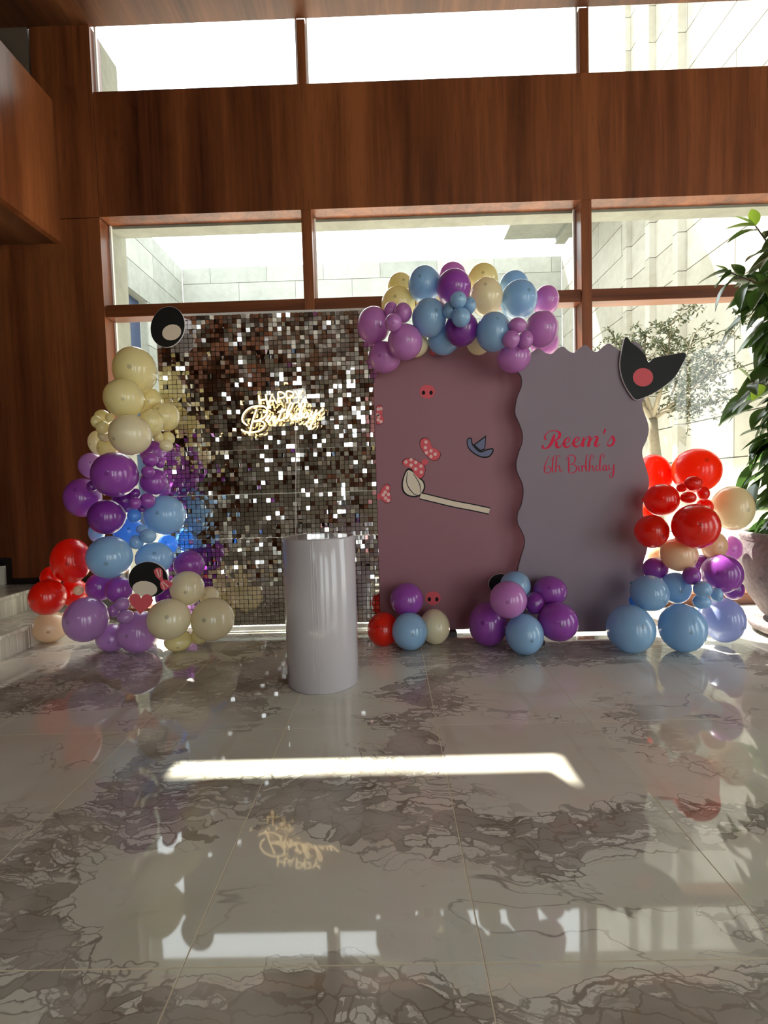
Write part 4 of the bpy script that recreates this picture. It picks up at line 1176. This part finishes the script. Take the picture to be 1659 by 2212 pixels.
# two branches reaching over the wall of glass
def branch(pix, Y, leaves, fr_, r0=0.006):
    pts = [at(x, y, Y) for x, y in pix]
    stem(pts, r0, 0.003)
    k2 = len(pts)
    for (t, yaw, pitch, s, isf) in leaves:
        f_ = t*(k2-1); i = min(int(f_), k2-2)
        p = pts[i].lerp(pts[i+1], f_-i)
        put_leaf(fresh if isf else rp.choice(leafs), p, yaw, pitch, rp.uniform(-0.5, 0.5), s)
branch([(1745, 700), (1690, 585), (1655, 520), (1632, 488)], 2.85, [(1, 3.0, 0.10, 1.05, 1), (1, 2.75, 0.75, 0.85, 1), (1, 1.2, 1.15, 1.0, 1), (0.9, 3.3, -0.05, 0.9, 0), (0.75, 0.3, 0.5, 1.0, 0), (0.7, 0.2, 0.9, 0.9, 0), (0.55, 3.4, -0.05, 1.0, 0), (0.45, 5.0, 0.2, 1.0, 0), (0.4, 3.8, -0.6, 1.0, 0)], 1)
branch([(1750, 690), (1660, 620), (1620, 606), (1575, 588)], 2.80, [(1, 3.1, 0.0, 0.85, 0), (1, 2.9, 0.7, 0.55, 1), (0.95, 3.4, -0.45, 1.0, 0), (0.85, 3.0, -0.5, 1.1, 0), (0.8, 1.6, 1.2, 0.7, 0), (0.7, 2.0, 0.9, 0.8, 0), (0.65, 3.5, -0.5, 1.1, 0), (0.55, 4.4, -0.2, 1.0, 0), (0.5, 2.6, 0.5, 0.9, 0), (0.45, 1.3, 1.2, 0.6, 0), (0.4, 3.6, -0.7, 1.2, 0), (0.3, 4.2, -0.4, 1.1, 0), (0.25, 2.5, 0.6, 1.0, 0)], 0)
branch([(1730, 860), (1660, 835), (1622, 822)], 2.82, [(1, 2.2, 1.0, 0.75, 1), (0.9, 3.9, -0.2, 0.8, 0), (0.8, 3.3, -0.5, 1.0, 0), (0.7, 3.8, -0.6, 1.1, 1)], 0)

# ------------------------------------------------------------------ olive tree in the courtyard
TYD = 6.6
tb_ = at(1416, 1000, TYD)
tree = empty('olive_tree', (tb_.x, TYD, 0.0))
tag(tree, 'slender olive tree with thin grey green leaves outside the glass', 'tree')
base_t = Vector((tb_.x, TYD, 0))
def tp(x, y, dy=0.0): return at(x, y, TYD+dy) - base_t
def limb(pts, r0, r1, nm='branch'):
    k2 = len(pts)
    MB().tube(pts, [r0+(r1-r0)*i/(k2-1) for i in range(k2)], 8).build(nm, M['bark'], tree, smooth=True)
fork = tp(1409, 905)
limb([Vector((0.05, 0, -0.02)), Vector((0.02, 0, 0.6)), tp(1416, 985), tp(1411, 940), fork], 0.085, 0.062, 'trunk')
rt_ = random.Random(3)
tips = []
for (ends, dy) in (((1385, 860, 1355, 800, 1330, 745), 0.1), ((1395, 850, 1390, 790, 1395, 725), -0.25), ((1440, 880, 1490, 845, 1550, 780), 0.0), ((1440, 875, 1470, 800, 1500, 720), 0.4), ((1425, 850, 1440, 780, 1450, 700), -0.5), ((1435, 890, 1480, 880, 1540, 870), -0.3), ((1450, 880, 1520, 800, 1600, 700), 0.3), ((1390, 880, 1350, 850, 1310, 800), -0.2)):
    p1, p2, p3 = tp(ends[0], ends[1], dy*0.3), tp(ends[2], ends[3], dy*0.7), tp(ends[4], ends[5], dy)
    limb([fork, p1, p2, p3], 0.035, 0.008)
    for t in (0.35, 0.6, 0.8, 1.0):
        b0 = p1.lerp(p2, t*2) if t < 0.5 else p2.lerp(p3, (t-0.5)*2)
        for s_ in range(7):
            d_ = Vector((rt_.uniform(-1, 1), rt_.uniform(-1, 1), rt_.uniform(-0.5, 0.7))).normalized()*rt_.uniform(0.2, 0.45)
            tips.append((b0, b0+d_))
twig = MB(); lf = MB()
for (a, b) in tips:
    mid = a.lerp(b, 0.55)+Vector((0, 0, 0.05)); end = b - Vector((0, 0, 0.06))
    twig.tube([a, mid, end], [0.006, 0.004, 0.002], 4, caps=False)
    for s_ in range(26):
        t = rt_.uniform(0.1, 1.0)
        p = a.lerp(mid, t*2) if t < 0.5 else mid.lerp(end, (t-0.5)*2)
        d_ = Vector((rt_.uniform(-1, 1), rt_.uniform(-1, 1), rt_.uniform(-0.9, 0.6))).normalized()
        sd = d_.cross(Vector((rt_.uniform(-1, 1), rt_.uniform(-1, 1), rt_.uniform(-1, 1))))
        if sd.length < 0.1: continue
        sd = sd.normalized()*0.0105
        L = rt_.uniform(0.045, 0.075)
        n = len(lf.v)
        lf.v += [tuple(p), tuple(p+d_*L*0.5+sd), tuple(p+d_*L), tuple(p+d_*L*0.5-sd)]
        lf.f.append((n, n+1, n+2, n+3))
twig.build('twigs', M['bark'], tree, fix=False)['kind'] = 'stuff'
lf.build('foliage', M['olive'], tree, fix=False)['kind'] = 'stuff'
